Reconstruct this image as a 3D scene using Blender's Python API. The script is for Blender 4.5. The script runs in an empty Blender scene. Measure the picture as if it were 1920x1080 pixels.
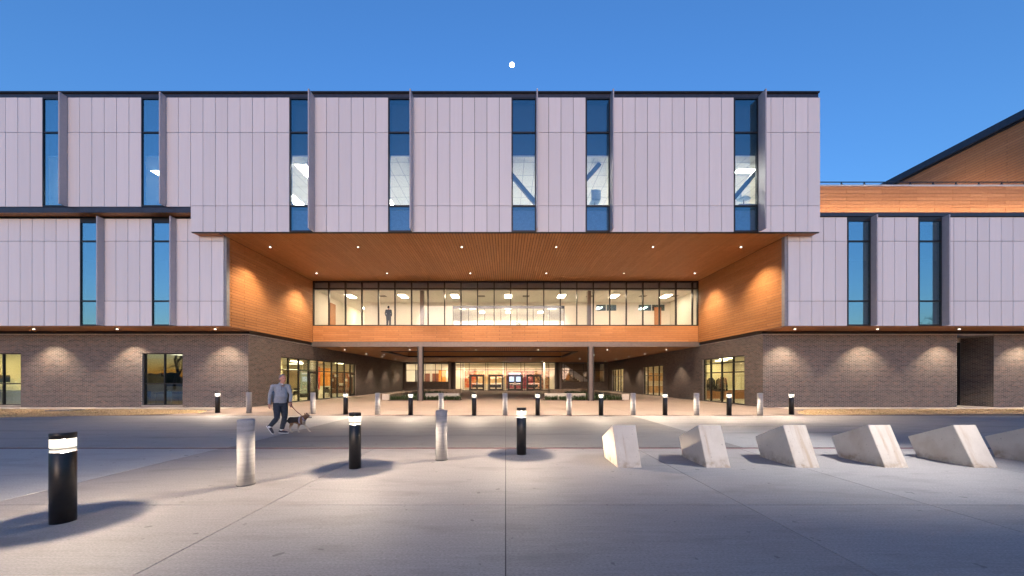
import bpy, bmesh, math, random
from math import radians as R, pi, sin, cos, sqrt
from mathutils import Vector, Euler, noise as mnoise
random.seed(11)
sc = bpy.context.scene
C = sc.collection

# ------------------------------------------------------------------ camera
cam_d = bpy.data.cameras.new('camera')
cam_d.sensor_width = 36.0
cam_d.lens = 12.6
cam_d.shift_x = 0.00625
cam_d.shift_y = 0.0896
cam_d.clip_start = 0.05
cam_d.clip_end = 6000
cam = bpy.data.objects.new('camera', cam_d)
cam.location = (0, 0, 1.6)
cam.rotation_euler = (pi / 2, 0, 0)
C.objects.link(cam)
sc.camera = cam

# ------------------------------------------------------------------ sky, sun, exposure
SUN_EL, SUN_AZ = 1.0, 182.0            # low after-sunset glow behind the camera, a little to its left
world = bpy.data.worlds.new('World')
sc.world = world
world.use_nodes = True
wn = world.node_tree
sky = wn.nodes.new('ShaderNodeTexSky')
sky.sky_type = 'NISHITA'
sky.sun_disc = False
sky.sun_elevation = R(SUN_EL)
sky.sun_rotation = R(SUN_AZ)
sky.air_density = 1.0
sky.dust_density = 1.0
sky.ozone_density = 3.7
wn.links.new(sky.outputs[0], wn.nodes['Background'].inputs[0])
wn.nodes['Background'].inputs[1].default_value = 0.15

sun_d = bpy.data.lights.new('sun', 'SUN')
sun_d.energy = 0.165
sun_d.angle = R(25)
sun_d.color = (1.0, 0.80, 0.68)
sun = bpy.data.objects.new('sun', sun_d)
az = R(SUN_AZ)
sd = Vector((sin(az) * cos(R(5)), cos(az) * cos(R(5)), sin(R(5))))
sun.rotation_euler = (-sd).to_track_quat('-Z', 'Y').to_euler()
C.objects.link(sun)

sc.view_settings.view_transform = 'Standard'
sc.view_settings.look = 'None'
sc.view_settings.gamma = 1
sc.view_settings.use_curve_mapping = False
sc.view_settings.exposure = 3.0
K = 1 / 8.0                             # lamp outputs are written for exposure 0 and scaled to it
sc.render.engine = 'CYCLES'
sc.cycles.use_denoising = True
sc.cycles.max_bounces = 10
sc.cycles.diffuse_bounces = 4
sc.cycles.glossy_bounces = 4
sc.cycles.transparent_max_bounces = 24
sc.cycles.sample_clamp_indirect = 4.0
sc.cycles.caustics_reflective = False
sc.cycles.caustics_refractive = False
sc.cycles.use_light_tree = True

# ------------------------------------------------------------------ materials
def nmat(name):
    m = bpy.data.materials.new(name)
    m.use_nodes = True
    nt = m.node_tree
    return m, nt, nt.nodes['Principled BSDF']

def N(nt, t, **kw):
    n = nt.nodes.new('ShaderNode' + t)
    for k, v in kw.items():
        if k.startswith('_'):
            setattr(n, k[1:], v)
        else:
            n.inputs[k].default_value = v
    return n

def L(nt, a, b):
    nt.links.new(a, b)

def ramp(nt, fac, stops):
    r = nt.nodes.new('ShaderNodeValToRGB')
    e = r.color_ramp.elements
    while len(e) < len(stops):
        e.new(0.5)
    for i, (p, c) in enumerate(stops):
        e[i].position = p
        e[i].color = (*c, 1)
    L(nt, fac, r.inputs[0])
    return r.outputs[0]

def math_n(nt, op, a, b=None, c=None):
    n = nt.nodes.new('ShaderNodeMath')
    n.operation = op
    for i, x in enumerate((a, b, c)):
        if x is None:
            continue
        if isinstance(x, (int, float)):
            n.inputs[i].default_value = x
        else:
            L(nt, x, n.inputs[i])
    return n.outputs[0]

def mixc(nt, fac, a, b, blend='MIX'):
    n = nt.nodes.new('ShaderNodeMix')
    n.data_type = 'RGBA'
    n.blend_type = blend
    for s, x in ((n.inputs[0], fac), (n.inputs[6], a), (n.inputs[7], b)):
        if isinstance(x, (int, float)):
            s.default_value = x
        elif isinstance(x, tuple):
            s.default_value = (*x, 1)
        else:
            L(nt, x, s)
    return n.outputs[2]

def pos(nt, scale=(1, 1, 1)):
    g = N(nt, 'NewGeometry')
    mp = N(nt, 'Mapping')
    mp.inputs['Scale'].default_value = scale
    L(nt, g.outputs['Position'], mp.inputs[0])
    return mp.outputs[0]

def noise_n(nt, vec, scale, detail=4, rough=0.55):
    n = N(nt, 'TexNoise', Scale=scale, Detail=detail, Roughness=rough)
    L(nt, vec, n.inputs['Vector'])
    return n.outputs['Fac']

def bump(nt, b, h, strength, dist=0.01):
    n = N(nt, 'Bump', Strength=strength, Distance=dist)
    L(nt, h, n.inputs['Height'])
    L(nt, n.outputs[0], b.inputs['Normal'])

def rand_island(nt):
    g = N(nt, 'NewGeometry')
    o = N(nt, 'ObjectInfo')
    return math_n(nt, 'FRACT', math_n(nt, 'ADD', g.outputs['Random Per Island'], o.outputs['Random']))

def simple(name, col, rough=0.5, metal=0.0, var=0.12, scale=6.0, bmp=0.0, spec=0.5):
    m, nt, b = nmat(name)
    f = noise_n(nt, pos(nt), scale, 5)
    lo = tuple(c * (1 - var) for c in col)
    hi = tuple(min(1, c * (1 + var)) for c in col)
    L(nt, ramp(nt, f, [(0.3, lo), (0.7, hi)]), b.inputs['Base Color'])
    b.inputs['Roughness'].default_value = rough
    b.inputs['Metallic'].default_value = metal
    b.inputs['Specular IOR Level'].default_value = spec
    if bmp:
        bump(nt, b, noise_n(nt, pos(nt), scale * 12, 3), bmp, 0.004)
    return m

def m_panel():
    m, nt, b = nmat('white_panel')
    r = rand_island(nt)
    base = ramp(nt, r, [(0.0, (0.685, 0.665, 0.68)), (0.5, (0.715, 0.695, 0.71)), (1.0, (0.745, 0.72, 0.735))])
    streak = noise_n(nt, pos(nt, (9, 9, 0.35)), 1.0, 4)
    c = mixc(nt, ramp(nt, streak, [(0.45, (0, 0, 0)), (0.8, (0.22, 0.22, 0.22))]), base, (0.58, 0.56, 0.56))
    L(nt, c, b.inputs['Base Color'])
    b.inputs['Roughness'].default_value = 0.42
    bump(nt, b, noise_n(nt, pos(nt), 0.9, 2), 0.10, 0.02)
    return m

def m_wood(name='timber_plank', tone=1.0):
    m, nt, b = nmat(name)
    r = rand_island(nt)
    t = lambda c: tuple(x * tone for x in c)
    base = ramp(nt, r, [(0.0, t((0.39, 0.165, 0.058))), (0.35, t((0.43, 0.187, 0.070))), (0.7, t((0.45, 0.202, 0.078))), (1.0, t((0.51, 0.235, 0.095)))])
    g = noise_n(nt, pos(nt, (4, 4, 4)), 2.0, 6, 0.65)
    c = mixc(nt, 0.35, base, ramp(nt, g, [(0.3, t((0.35, 0.145, 0.052))), (0.7, t((0.53, 0.25, 0.105)))]))
    L(nt, c, b.inputs['Base Color'])
    b.inputs['Roughness'].default_value = 0.5
    b.inputs['Specular IOR Level'].default_value = 0.35
    return m

def m_brick():
    m, nt, b = nmat('dark_brick')
    r = rand_island(nt)
    base = ramp(nt, r, [(0.0, (0.032, 0.027, 0.029)), (0.3, (0.078, 0.063, 0.061)), (0.55, (0.112, 0.082, 0.074)),
                        (0.75, (0.078, 0.072, 0.075)), (0.92, (0.16, 0.098, 0.080)), (1.0, (0.024, 0.022, 0.026))])
    f = noise_n(nt, pos(nt), 14, 5)
    c = mixc(nt, 0.25, base, ramp(nt, f, [(0.3, (0.055, 0.045, 0.043)), (0.75, (0.135, 0.105, 0.095))]))
    L(nt, c, b.inputs['Base Color'])
    b.inputs['Roughness'].default_value = 0.72
    bump(nt, b, noise_n(nt, pos(nt), 60, 4), 0.35, 0.004)
    return m

def m_concrete(name, a, bcol, tint, streak=(1.6, 46, 1), stain=0.55, speck=0.5, tracks=False):
    m, nt, b = nmat(name)
    big = noise_n(nt, pos(nt), 0.32, 6, 0.6)
    base = ramp(nt, big, [(0.3, a), (0.7, bcol)])
    st = noise_n(nt, pos(nt, streak), 1.0, 5, 0.6)
    base = mixc(nt, 0.42, base, ramp(nt, st, [(0.3, tuple(x * 0.62 for x in a)), (0.7, tuple(x * 1.3 for x in bcol))]))
    sp = noise_n(nt, pos(nt, (0.6, 1.5, 1)), 62, 3, 0.7)
    base = mixc(nt, speck, base, ramp(nt, sp, [(0.30, tuple(x * 0.55 for x in a)), (0.70, tuple(x * 1.4 for x in bcol))]))
    spot = noise_n(nt, pos(nt), 6.0, 2, 0.5)
    base = mixc(nt, ramp(nt, spot, [(0.705, (0, 0, 0)), (0.73, (0.6,) * 3)]), base, tuple(x * 0.45 for x in a))
    blot = noise_n(nt, pos(nt, (0.8, 2.2, 1)), 1.1, 7, 0.62)
    base = mixc(nt, ramp(nt, blot, [(0.52, (0, 0, 0)), (0.72, (stain,) * 3)]), base, tint)
    if tracks:
        g = N(nt, 'NewGeometry')
        sp3 = N(nt, 'SeparateXYZ')
        L(nt, g.outputs['Position'], sp3.inputs[0])
        wob = noise_n(nt, pos(nt, (0.5, 0.5, 1)), 0.5, 3)
        for y0_, amp, fr, ph, wd, dk in ((10.3, 0.55, 0.11, 0.3, 0.10, 0.30), (11.75, 0.55, 0.11, 0.3, 0.10, 0.26), (12.6, 0.9, 0.075, 2.0, 0.09, 0.20), (14.0, 0.9, 0.075, 2.0, 0.09, 0.22), (3.2, 1.9, 0.21, 1.0, 0.07, 0.14), (5.9, 1.5, 0.16, 4.0, 0.07, 0.12)):
            path = math_n(nt, 'MULTIPLY_ADD', math_n(nt, 'SINE', math_n(nt, 'MULTIPLY_ADD', sp3.outputs[0], fr, ph)), amp, y0_)
            dist = math_n(nt, 'ABSOLUTE', math_n(nt, 'SUBTRACT', math_n(nt, 'ADD', sp3.outputs[1], math_n(nt, 'MULTIPLY_ADD', wob, 0.3, -0.15)), path))
            msk = N(nt, 'MapRange', _interpolation_type='SMOOTHSTEP')
            L(nt, dist, msk.inputs['Value'])
            msk.inputs['From Min'].default_value = wd * 2.2
            msk.inputs['From Max'].default_value = wd * 0.6
            patchy = ramp(nt, noise_n(nt, pos(nt, (0.6, 3, 1)), 0.8, 4), [(0.40, (0, 0, 0)), (0.60, (dk,) * 3)])
            f_ = mixc(nt, 1.0, msk.outputs[0], patchy, 'MULTIPLY')
            base = mixc(nt, f_, base, tuple(x * 0.35 for x in a))
    o = N(nt, 'ObjectInfo')
    v = math_n(nt, 'MULTIPLY_ADD', o.outputs['Random'], 0.12, 0.94)
    hsv = N(nt, 'HueSaturation')
    L(nt, base, hsv.inputs['Color'])
    L(nt, v, hsv.inputs['Value'])
    L(nt, hsv.outputs[0], b.inputs['Base Color'])
    L(nt, math_n(nt, 'MULTIPLY_ADD', big, 0.2, 0.68), b.inputs['Roughness'])
    b.inputs['Specular IOR Level'].default_value = 0.3
    h = math_n(nt, 'ADD', st, math_n(nt, 'MULTIPLY', sp, 0.5))
    bump(nt, b, h, 0.32, 0.006)
    return m

def m_limestone(name, a, bb, rust=0.5, bmp=0.2, dirt=0.0):
    m, nt, b = nmat(name)
    tc = N(nt, 'TexCoord')
    oi = N(nt, 'ObjectInfo')
    add = N(nt, 'VectorMath', _operation='ADD')
    L(nt, tc.outputs['Object'], add.inputs[0])
    sc_ = N(nt, 'VectorMath', _operation='SCALE')
    cmb = N(nt, 'CombineXYZ', X=1.0, Y=1.0, Z=0.3)
    L(nt, cmb.outputs[0], sc_.inputs[0])
    L(nt, math_n(nt, 'MULTIPLY', oi.outputs['Random'], 37.0), sc_.inputs['Scale'])
    L(nt, sc_.outputs[0], add.inputs[1])
    v = add.outputs[0]
    f = noise_n(nt, v, 3.2, 7, 0.6)
    base = ramp(nt, f, [(0.3, a), (0.7, bb)])
    mp = N(nt, 'Mapping')
    mp.inputs['Scale'].default_value = (8, 1.0, 0.7)
    L(nt, v, mp.inputs[0])
    s = noise_n(nt, mp.outputs[0], 1.0, 5, 0.6)
    base = mixc(nt, ramp(nt, s, [(0.53, (0, 0, 0)), (0.70, (rust,) * 3)]), base, (0.42, 0.275, 0.15))
    sp = noise_n(nt, v, 70, 3)
    base = mixc(nt, 0.12, base, ramp(nt, sp, [(0.35, tuple(x * 0.6 for x in a)), (0.65, bb)]))
    if dirt:
        spz = N(nt, 'SeparateXYZ')
        L(nt, tc.outputs['Object'], spz.inputs[0])
        low = N(nt, 'MapRange', _interpolation_type='SMOOTHSTEP')
        L(nt, math_n(nt, 'ADD', spz.outputs[2], math_n(nt, 'MULTIPLY_ADD', f, -0.5, 0.25)), low.inputs['Value'])
        low.inputs['From Min'].default_value = 0.20
        low.inputs['From Max'].default_value = 0.0
        blm = ramp(nt, noise_n(nt, v, 5.0, 6, 0.65), [(0.40, (0, 0, 0)), (0.62, (dirt,) * 3)])
        base = mixc(nt, mixc(nt, 1.0, low.outputs[0], blm, 'MULTIPLY'), base, (0.27, 0.175, 0.095))
        pits = noise_n(nt, v, 26, 2, 0.5)
        base = mixc(nt, ramp(nt, pits, [(0.70, (0, 0, 0)), (0.74, (0.55,) * 3)]), base, (0.22, 0.18, 0.14))
    L(nt, base, b.inputs['Base Color'])
    b.inputs['Roughness'].default_value = 0.8
    bump(nt, b, math_n(nt, 'ADD', f, math_n(nt, 'MULTIPLY', sp, 0.4)), bmp, 0.012)
    return m

def m_glass(name, tint, refl, rough=0.0, rcol=(0.95, 0.98, 1.0)):
    m = bpy.data.materials.new(name)
    m.use_nodes = True
    nt = m.node_tree
    nt.nodes.clear()
    out = nt.nodes.new('ShaderNodeOutputMaterial')
    tr = N(nt, 'BsdfTransparent', Color=(*tint, 1))
    gl = N(nt, 'BsdfGlossy', Roughness=rough, Color=(*rcol, 1))
    lw = N(nt, 'LayerWeight', Blend=0.5)
    schlick = math_n(nt, 'MULTIPLY_ADD', math_n(nt, 'POWER', lw.outputs['Facing'], 5.0), 0.9, 0.03)
    # slight large-scale waviness, as in real insulated panes
    bp = N(nt, 'Bump', Strength=0.025, Distance=0.02)
    L(nt, noise_n(nt, pos(nt), 1.3, 2), bp.inputs['Height'])
    L(nt, bp.outputs[0], gl.inputs['Normal'])
    fac = math_n(nt, 'MINIMUM', math_n(nt, 'ADD', schlick, refl), 1.0)
    mx = nt.nodes.new('ShaderNodeMixShader')
    L(nt, fac, mx.inputs[0])
    L(nt, tr.outputs[0], mx.inputs[1])
    L(nt, gl.outputs[0], mx.inputs[2])
    L(nt, mx.outputs[0], out.inputs[0])
    return m

def m_emit(name, col, strength):
    m = bpy.data.materials.new(name)
    m.use_nodes = True
    nt = m.node_tree
    nt.nodes.clear()
    out = nt.nodes.new('ShaderNodeOutputMaterial')
    e = N(nt, 'Emission', Color=(*col, 1), Strength=strength)
    L(nt, e.outputs[0], out.inputs[0])
    return m

def m_leaf(name, stops, rough=0.6, patch=None):
    m, nt, b = nmat(name)
    g = N(nt, 'NewGeometry')
    c = ramp(nt, g.outputs['Random Per Island'], stops)
    if patch:
        f = noise_n(nt, pos(nt, (0.55, 0.9, 1)), 1.0, 3)
        c = mixc(nt, ramp(nt, f, [(0.56, (0, 0, 0)), (0.68, (0.7,) * 3)]), c, patch)
    L(nt, c, b.inputs['Base Color'])
    b.inputs['Roughness'].default_value = rough
    return m

def m_mural(name, stops, scale, seed):
    m, nt, b = nmat(name)
    mp = N(nt, 'Mapping')
    mp.inputs['Location'].default_value = (seed, 0, seed * 0.5)
    g = N(nt, 'NewGeometry')
    L(nt, g.outputs['Position'], mp.inputs[0])
    f = noise_n(nt, mp.outputs[0], scale, 8, 0.7)
    L(nt, ramp(nt, f, stops), b.inputs['Base Color'])
    b.inputs['Roughness'].default_value = 0.5
    return m

M = dict(
    panel=m_panel(), wood=m_wood(), wood_dark=m_wood('soffit_plank', 0.95), brick=m_brick(),
    fin=simple('fin_metal', (0.41, 0.40, 0.44), 0.4, 0.0, 0.05),
    trim=simple('grey_trim', (0.24, 0.24, 0.26), 0.5),
    mortar=simple('mortar', (0.355, 0.33, 0.31), 0.9, 0, 0.15, 9, 0.3),
    dark=simple('dark_bronze', (0.022, 0.020, 0.021), 0.38, 0.3, 0.15),
    frame=simple('window_frame', (0.015, 0.0145, 0.017), 0.35, 0.2, 0.15),
    frame_tan=simple('inner_frame', (0.16, 0.13, 0.12), 0.4, 0.3, 0.1),
    coping=simple('coping_metal', (0.045, 0.048, 0.062), 0.35, 0.5, 0.15),
    backing=simple('cavity', (0.035, 0.033, 0.035), 0.9),
    steel=simple('painted_steel', (0.155, 0.13, 0.122), 0.42, 0.3, 0.1),
    steel_dark=simple('dark_and_shaded_steel', (0.018, 0.016, 0.016), 0.45, 0.0, 0.1),
    cap=simple('pale_cap_sheet', (0.40, 0.42, 0.47), 0.5),
    conc=m_concrete('concrete', (0.225, 0.208, 0.20), (0.295, 0.274, 0.263), (0.165, 0.152, 0.145), tracks=True),
    conc_pale=m_concrete('concrete_pale', (0.30, 0.295, 0.292), (0.37, 0.364, 0.358), (0.24, 0.235, 0.23), tracks=True),
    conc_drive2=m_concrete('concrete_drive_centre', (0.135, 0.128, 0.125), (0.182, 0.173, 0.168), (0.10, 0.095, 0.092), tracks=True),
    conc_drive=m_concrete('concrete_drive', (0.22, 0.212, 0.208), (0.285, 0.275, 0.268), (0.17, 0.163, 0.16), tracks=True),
    conc_pink=m_concrete('concrete_pink', (0.205, 0.156, 0.135), (0.255, 0.203, 0.178), (0.16, 0.118, 0.10)),
    walk=m_concrete('walk_concrete', (0.33, 0.30, 0.275), (0.40, 0.365, 0.335), (0.27, 0.24, 0.22)),
    joint=simple('joint_filler', (0.05, 0.046, 0.045), 0.9),
    red=simple('red_strip', (0.115, 0.045, 0.045), 0.7, 0, 0.35, 3),
    soil=simple('soil', (0.05, 0.035, 0.025), 0.95, 0, 0.4, 8, 0.6),
    dryground=simple('dry_turf', (0.34, 0.235, 0.14), 0.95, 0, 0.4, 2.2, 0.6),
    ground=simple('far_ground', (0.10, 0.095, 0.08), 0.95, 0, 0.4, 0.05),
    bollard_black=simple('black_powder_coat', (0.016, 0.015, 0.015), 0.36, 0.2, 0.2, 20, 0.05),
    bollard_white=m_concrete('bollard_concrete', (0.31, 0.30, 0.29), (0.37, 0.357, 0.345), (0.24, 0.23, 0.22), (2, 2, 20), 0.25, 0.14),
    lime=m_limestone('limestone', (0.58, 0.505, 0.415), (0.67, 0.595, 0.50), 0.6, 0.12, 0.75),
    lime_pale=m_limestone('limestone_pale', (0.56, 0.50, 0.44), (0.64, 0.58, 0.52), 0.2),
    lime_rough=m_limestone('limestone_rough', (0.30, 0.23, 0.16), (0.52, 0.43, 0.33), 0.5, 0.9),
    wall_white=simple('white_wall', (0.78, 0.75, 0.69), 0.85, 0, 0.03),
    wall_cream=simple('cream_wall', (0.70, 0.62, 0.46), 0.85, 0, 0.04),
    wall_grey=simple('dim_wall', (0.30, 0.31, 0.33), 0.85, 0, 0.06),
    ceil=simple('ceiling_tile', (0.76, 0.74, 0.69), 0.9, 0, 0.03),
    floor_in=simple('interior_floor', (0.42, 0.38, 0.33), 0.4, 0, 0.15, 2),
    floor_light=simple('light_carpet', (0.50, 0.48, 0.44), 0.7, 0, 0.1, 2),
    spandrel=simple('spandrel_back', (0.012, 0.02, 0.035), 0.8),
    spandrel_lo=simple('spandrel_low', (0.09, 0.14, 0.26), 0.8),
    brace=simple('brace_steel', (0.05, 0.06, 0.09), 0.6),
    glass_sky=m_glass('coated_glass', (0.88, 0.92, 0.94), 0.11, rcol=(0.55, 0.92, 1.0)),
    glass_wing=m_glass('mirror_glass', (0.70, 0.80, 0.86), 0.31, rcol=(0.72, 0.96, 1.0)),
    glass_clear=m_glass('clear_glass', (0.97, 0.975, 0.965), -0.006),
    glass_low=m_glass('ground_glass', (0.88, 0.89, 0.82), 0.06),
    lens=m_emit('lamp_lens', (1.0, 0.86, 0.68), 1.1),
    troffer=m_emit('troffer_diffuser', (1.0, 0.80, 0.56), 6.6),
    troffer_lobby=m_emit('troffer_lobby', (1.0, 0.82, 0.56), 9.0),
    troffer_low=m_emit('troffer_low', (1.0, 0.87, 0.52), 9.0), troffer_dim=m_emit('troffer_dim', (1.0, 0.85, 0.6), 0.45),
    troffer_cool=m_emit('troffer_cool', (1.0, 0.92, 0.78), 8.0),
    led=m_emit('led_ring', (1.0, 0.86, 0.66), 1.6),
    screen=m_emit('screen', (0.62, 0.72, 1.0), 0.22),
    cove=m_emit('cove_strip', (1.0, 0.70, 0.40), 0.25),
    moon=m_emit('moonlight', (1.0, 0.97, 0.90), 1.2),
    chair=simple('chair_shell', (0.36, 0.47, 0.52), 0.5),
    chrome=simple('chrome', (0.6, 0.6, 0.6), 0.25, 1.0),
    black=simple('black_fabric', (0.02, 0.02, 0.022), 0.8),
    redwall=simple('red_wall', (0.62, 0.06, 0.035), 0.7),
    orangewall=simple('orange_wall', (0.75, 0.28, 0.05), 0.7),
    birch=simple('birch_cabinet', (0.55, 0.33, 0.15), 0.55, 0, 0.15, 4),
    doorwood=simple('door_wood', (0.42, 0.19, 0.09), 0.5, 0, 0.1),
    white=simple('white_laminate', (0.78, 0.77, 0.72), 0.5, 0, 0.03),
    bark=simple('bark', (0.055, 0.045, 0.038), 0.95, 0, 0.3, 4),
    wood_far=simple('far_foliage', (0.03, 0.035, 0.022), 0.95, 0, 0.4, 0.4),
    grass=m_leaf('dry_grass_blade', [(0.0, (0.42, 0.28, 0.14)), (0.4, (0.58, 0.42, 0.22)), (0.75, (0.68, 0.53, 0.30)), (1.0, (0.36, 0.28, 0.13))], 0.8, (0.10, 0.14, 0.04)),
    lily=m_leaf('border_leaf', [(0.0, (0.025, 0.05, 0.018)), (0.6, (0.05, 0.09, 0.03)), (1.0, (0.10, 0.14, 0.05))], 0.45),
    plant=m_leaf('houseplant_leaf', [(0.0, (0.03, 0.06, 0.03)), (1.0, (0.07, 0.12, 0.05))], 0.5),
    skin=simple('skin', (0.50, 0.25, 0.18), 0.55, 0, 0.08, 20),
    hair_grey=simple('grey_hair', (0.17, 0.16, 0.16), 0.8, 0, 0.35, 60, 0.4),
    shirt=simple('grey_pullover', (0.33, 0.345, 0.37), 0.9, 0, 0.10, 25, 0.3),
    shirt_dark=simple('slate_side_panel', (0.075, 0.115, 0.17), 0.9, 0, 0.12, 25),
    tee=simple('white_tee', (0.75, 0.75, 0.78), 0.9),
    jeans=simple('dark_trousers', (0.030, 0.040, 0.056), 0.9, 0, 0.2, 18, 0.3),
    shoe=simple('navy_shoe', (0.025, 0.025, 0.04), 0.7, 0, 0.3, 30),
    sole=simple('white_sole', (0.7, 0.7, 0.7), 0.6),
    eye=simple('dark_eye', (0.02, 0.015, 0.012), 0.2),
    lip=simple('lip', (0.28, 0.09, 0.075), 0.5),
    leash=simple('leash_webbing', (0.13, 0.03, 0.03), 0.8),
    silh=simple('dark_clothes', (0.055, 0.06, 0.07), 0.85),
    harness=simple('grey_harness', (0.24, 0.22, 0.28), 0.8, 0, 0.3, 40),
)

# ------------------------------------------------------------------ mesh helpers
class MB:
    def __init__(s):
        s.v, s.f = [], []
    def box(s, x0, x1, y0, y1, z0, z1):
        n = len(s.v)
        s.v += [(x0, y0, z0), (x1, y0, z0), (x1, y1, z0), (x0, y1, z0), (x0, y0, z1), (x1, y0, z1), (x1, y1, z1), (x0, y1, z1)]
        s.f += [(n, n + 3, n + 2, n + 1), (n + 4, n + 5, n + 6, n + 7), (n, n + 1, n + 5, n + 4), (n + 1, n + 2, n + 6, n + 5), (n + 2, n + 3, n + 7, n + 6), (n + 3, n, n + 4, n + 7)]
        return s
    def quad(s, a, b, c, d):
        n = len(s.v)
        s.v += [a, b, c, d]
        s.f.append((n, n + 1, n + 2, n + 3))
        return s
    def prism(s, poly, z0, z1):
        n, k = len(s.v), len(poly)
        s.v += [(x, y, z0) for x, y in poly] + [(x, y, z1) for x, y in poly]
        s.f.append(tuple(range(n + k - 1, n - 1, -1)))
        s.f.append(tuple(range(n + k, n + 2 * k)))
        for i in range(k):
            j = (i + 1) % k
            s.f.append((n + i, n + j, n + k + j, n + k + i))
        return s
    def lathe(s, prof, n=24, cx=0, cy=0):
        b, k = len(s.v), len(prof)
        for r, z in prof:
            for i in range(n):
                a = 2 * pi * i / n
                s.v.append((cx + r * cos(a), cy + r * sin(a), z))
        for q in range(k - 1):
            for i in range(n):
                j = (i + 1) % n
                s.f.append((b + q * n + i, b + q * n + j, b + (q + 1) * n + j, b + (q + 1) * n + i))
        s.f.append(tuple(b + i for i in range(n - 1, -1, -1)))
        s.f.append(tuple(b + (k - 1) * n + i for i in range(n)))
        return s
    def tube(s, pts, rad, n=12, ref=None):
        pts = [Vector(p) for p in pts]
        b, k = len(s.v), len(pts)
        if not isinstance(rad, (list, tuple)):
            rad = [rad] * k
        for q in range(k):
            t = (pts[min(q + 1, k - 1)] - pts[max(q - 1, 0)]).normalized()
            rf = Vector(ref) if ref is not None else (Vector((1, 0, 0)) if abs(t.x) < 0.8 else Vector((0, 1, 0)))
            a = (rf - t * rf.dot(t)).normalized()
            c = t.cross(a)
            r = rad[q]
            ra, rb = r if isinstance(r, (list, tuple)) else (r, r)
            for i in range(n):
                th = 2 * pi * i / n
                s.v.append(tuple(pts[q] + a * (ra * cos(th)) + c * (rb * sin(th))))
        for q in range(k - 1):
            for i in range(n):
                j = (i + 1) % n
                s.f.append((b + q * n + i, b + q * n + j, b + (q + 1) * n + j, b + (q + 1) * n + i))
        s.f.append(tuple(b + i for i in range(n - 1, -1, -1)))
        s.f.append(tuple(b + (k - 1) * n + i for i in range(n)))
        return s
    def ell(s, c, r, rot=(0, 0, 0), nu=14, nv=9):
        e = Euler(rot).to_matrix()
        c = Vector(c)
        b = len(s.v)
        s.v.append(tuple(c + e @ Vector((0, 0, -r[2]))))
        for q in range(1, nv):
            ph = -pi / 2 + pi * q / nv
            for i in range(nu):
                th = 2 * pi * i / nu
                s.v.append(tuple(c + e @ Vector((r[0] * cos(ph) * cos(th), r[1] * cos(ph) * sin(th), r[2] * sin(ph)))))
        s.v.append(tuple(c + e @ Vector((0, 0, r[2]))))
        top = len(s.v) - 1
        for i in range(nu):
            j = (i + 1) % nu
            s.f.append((b, b + 1 + j, b + 1 + i))
            for q in range(nv - 2):
                s.f.append((b + 1 + q * nu + i, b + 1 + q * nu + j, b + 1 + (q + 1) * nu + j, b + 1 + (q + 1) * nu + i))
            s.f.append((b + 1 + (nv - 2) * nu + i, b + 1 + (nv - 2) * nu + j, top))
        return s
    def mesh(s, name, mat, smooth=False):
        me = bpy.data.meshes.new(name)
        me.from_pydata(s.v, [], s.f)
        if smooth:
            me.polygons.foreach_set('use_smooth', [True] * len(me.polygons))
        if mat is not None:
            me.materials.append(mat)
        me.update()
        return me
    def build(s, name, mat, parent=None, smooth=False, loc=(0, 0, 0)):
        return link(name, s.mesh(name, mat, smooth), parent, loc)

def wloc(o):
    v = Vector((0, 0, 0))
    while o is not None:
        v = v + o.location
        o = o.parent
    return v

def link(name, data, parent=None, loc=(0, 0, 0), local=False):
    o = bpy.data.objects.new(name, data)
    C.objects.link(o)
    o.parent = parent
    o.location = Vector(loc) if (local or parent is None) else Vector(loc) - wloc(parent)
    return o

def localpart(mb, name, mat, parent, smooth=False, loc=(0, 0, 0)):
    return link(name, mb.mesh(name, mat, smooth), parent, loc, True)

_bx = {}
def boxpart(name, x0, x1, y0, y1, z0, z1, mat, parent):
    k = (name, round(x1 - x0, 3), round(y1 - y0, 3), round(z1 - z0, 3), mat.name)
    if k not in _bx:
        a, b, c = (x1 - x0) / 2, (y1 - y0) / 2, (z1 - z0) / 2
        _bx[k] = MB().box(-a, a, -b, b, -c, c).mesh(name, mat)
    return link(name, _bx[k], parent, ((x0 + x1) / 2, (y0 + y1) / 2, (z0 + z1) / 2))

def tag(o, label, cat, group=None):
    o['label'] = label
    o['category'] = cat
    if group:
        o['group'] = group
    return o

def empty(name, loc, label, cat, group=None, rz=0.0):
    o = bpy.data.objects.new(name, None)
    o.empty_display_size = 0.2
    C.objects.link(o)
    o.location = loc
    o.rotation_euler = (0, 0, rz)
    return tag(o, label, cat, group)

def kind(o, k):
    o['kind'] = k
    return o

def copy_tree(o, parent=None):
    c = o.copy()
    C.objects.link(c)
    c.parent = parent
    for ch in list(o.children):
        copy_tree(ch, c)
    return c

def soften(o, voxel, it=4, fac=0.5):
    m = o.modifiers.new('remesh', 'REMESH')
    m.mode = 'VOXEL'
    m.voxel_size = voxel
    m.use_smooth_shade = True
    if it:
        s = o.modifiers.new('smooth', 'SMOOTH')
        s.factor = fac
        s.iterations = it
    return o

# ------------------------------------------------------------------ levels and planes of the building (metres)
YB, YW, YK, YG, YE = 18.4, 18.9, 20.7, 27.5, 52.0
XI, XK = 14.80, 14.86
ZS, ZB, Z1, Z2, ZP, ZT = 4.43, 9.19, 10.53, 14.3, 16.1, 16.42
ZU = 4.15

bld = empty('civic_building', (0, YK, 0), 'large modern building with white panelled upper storeys over dark brick, behind the plaza', 'building')

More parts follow.
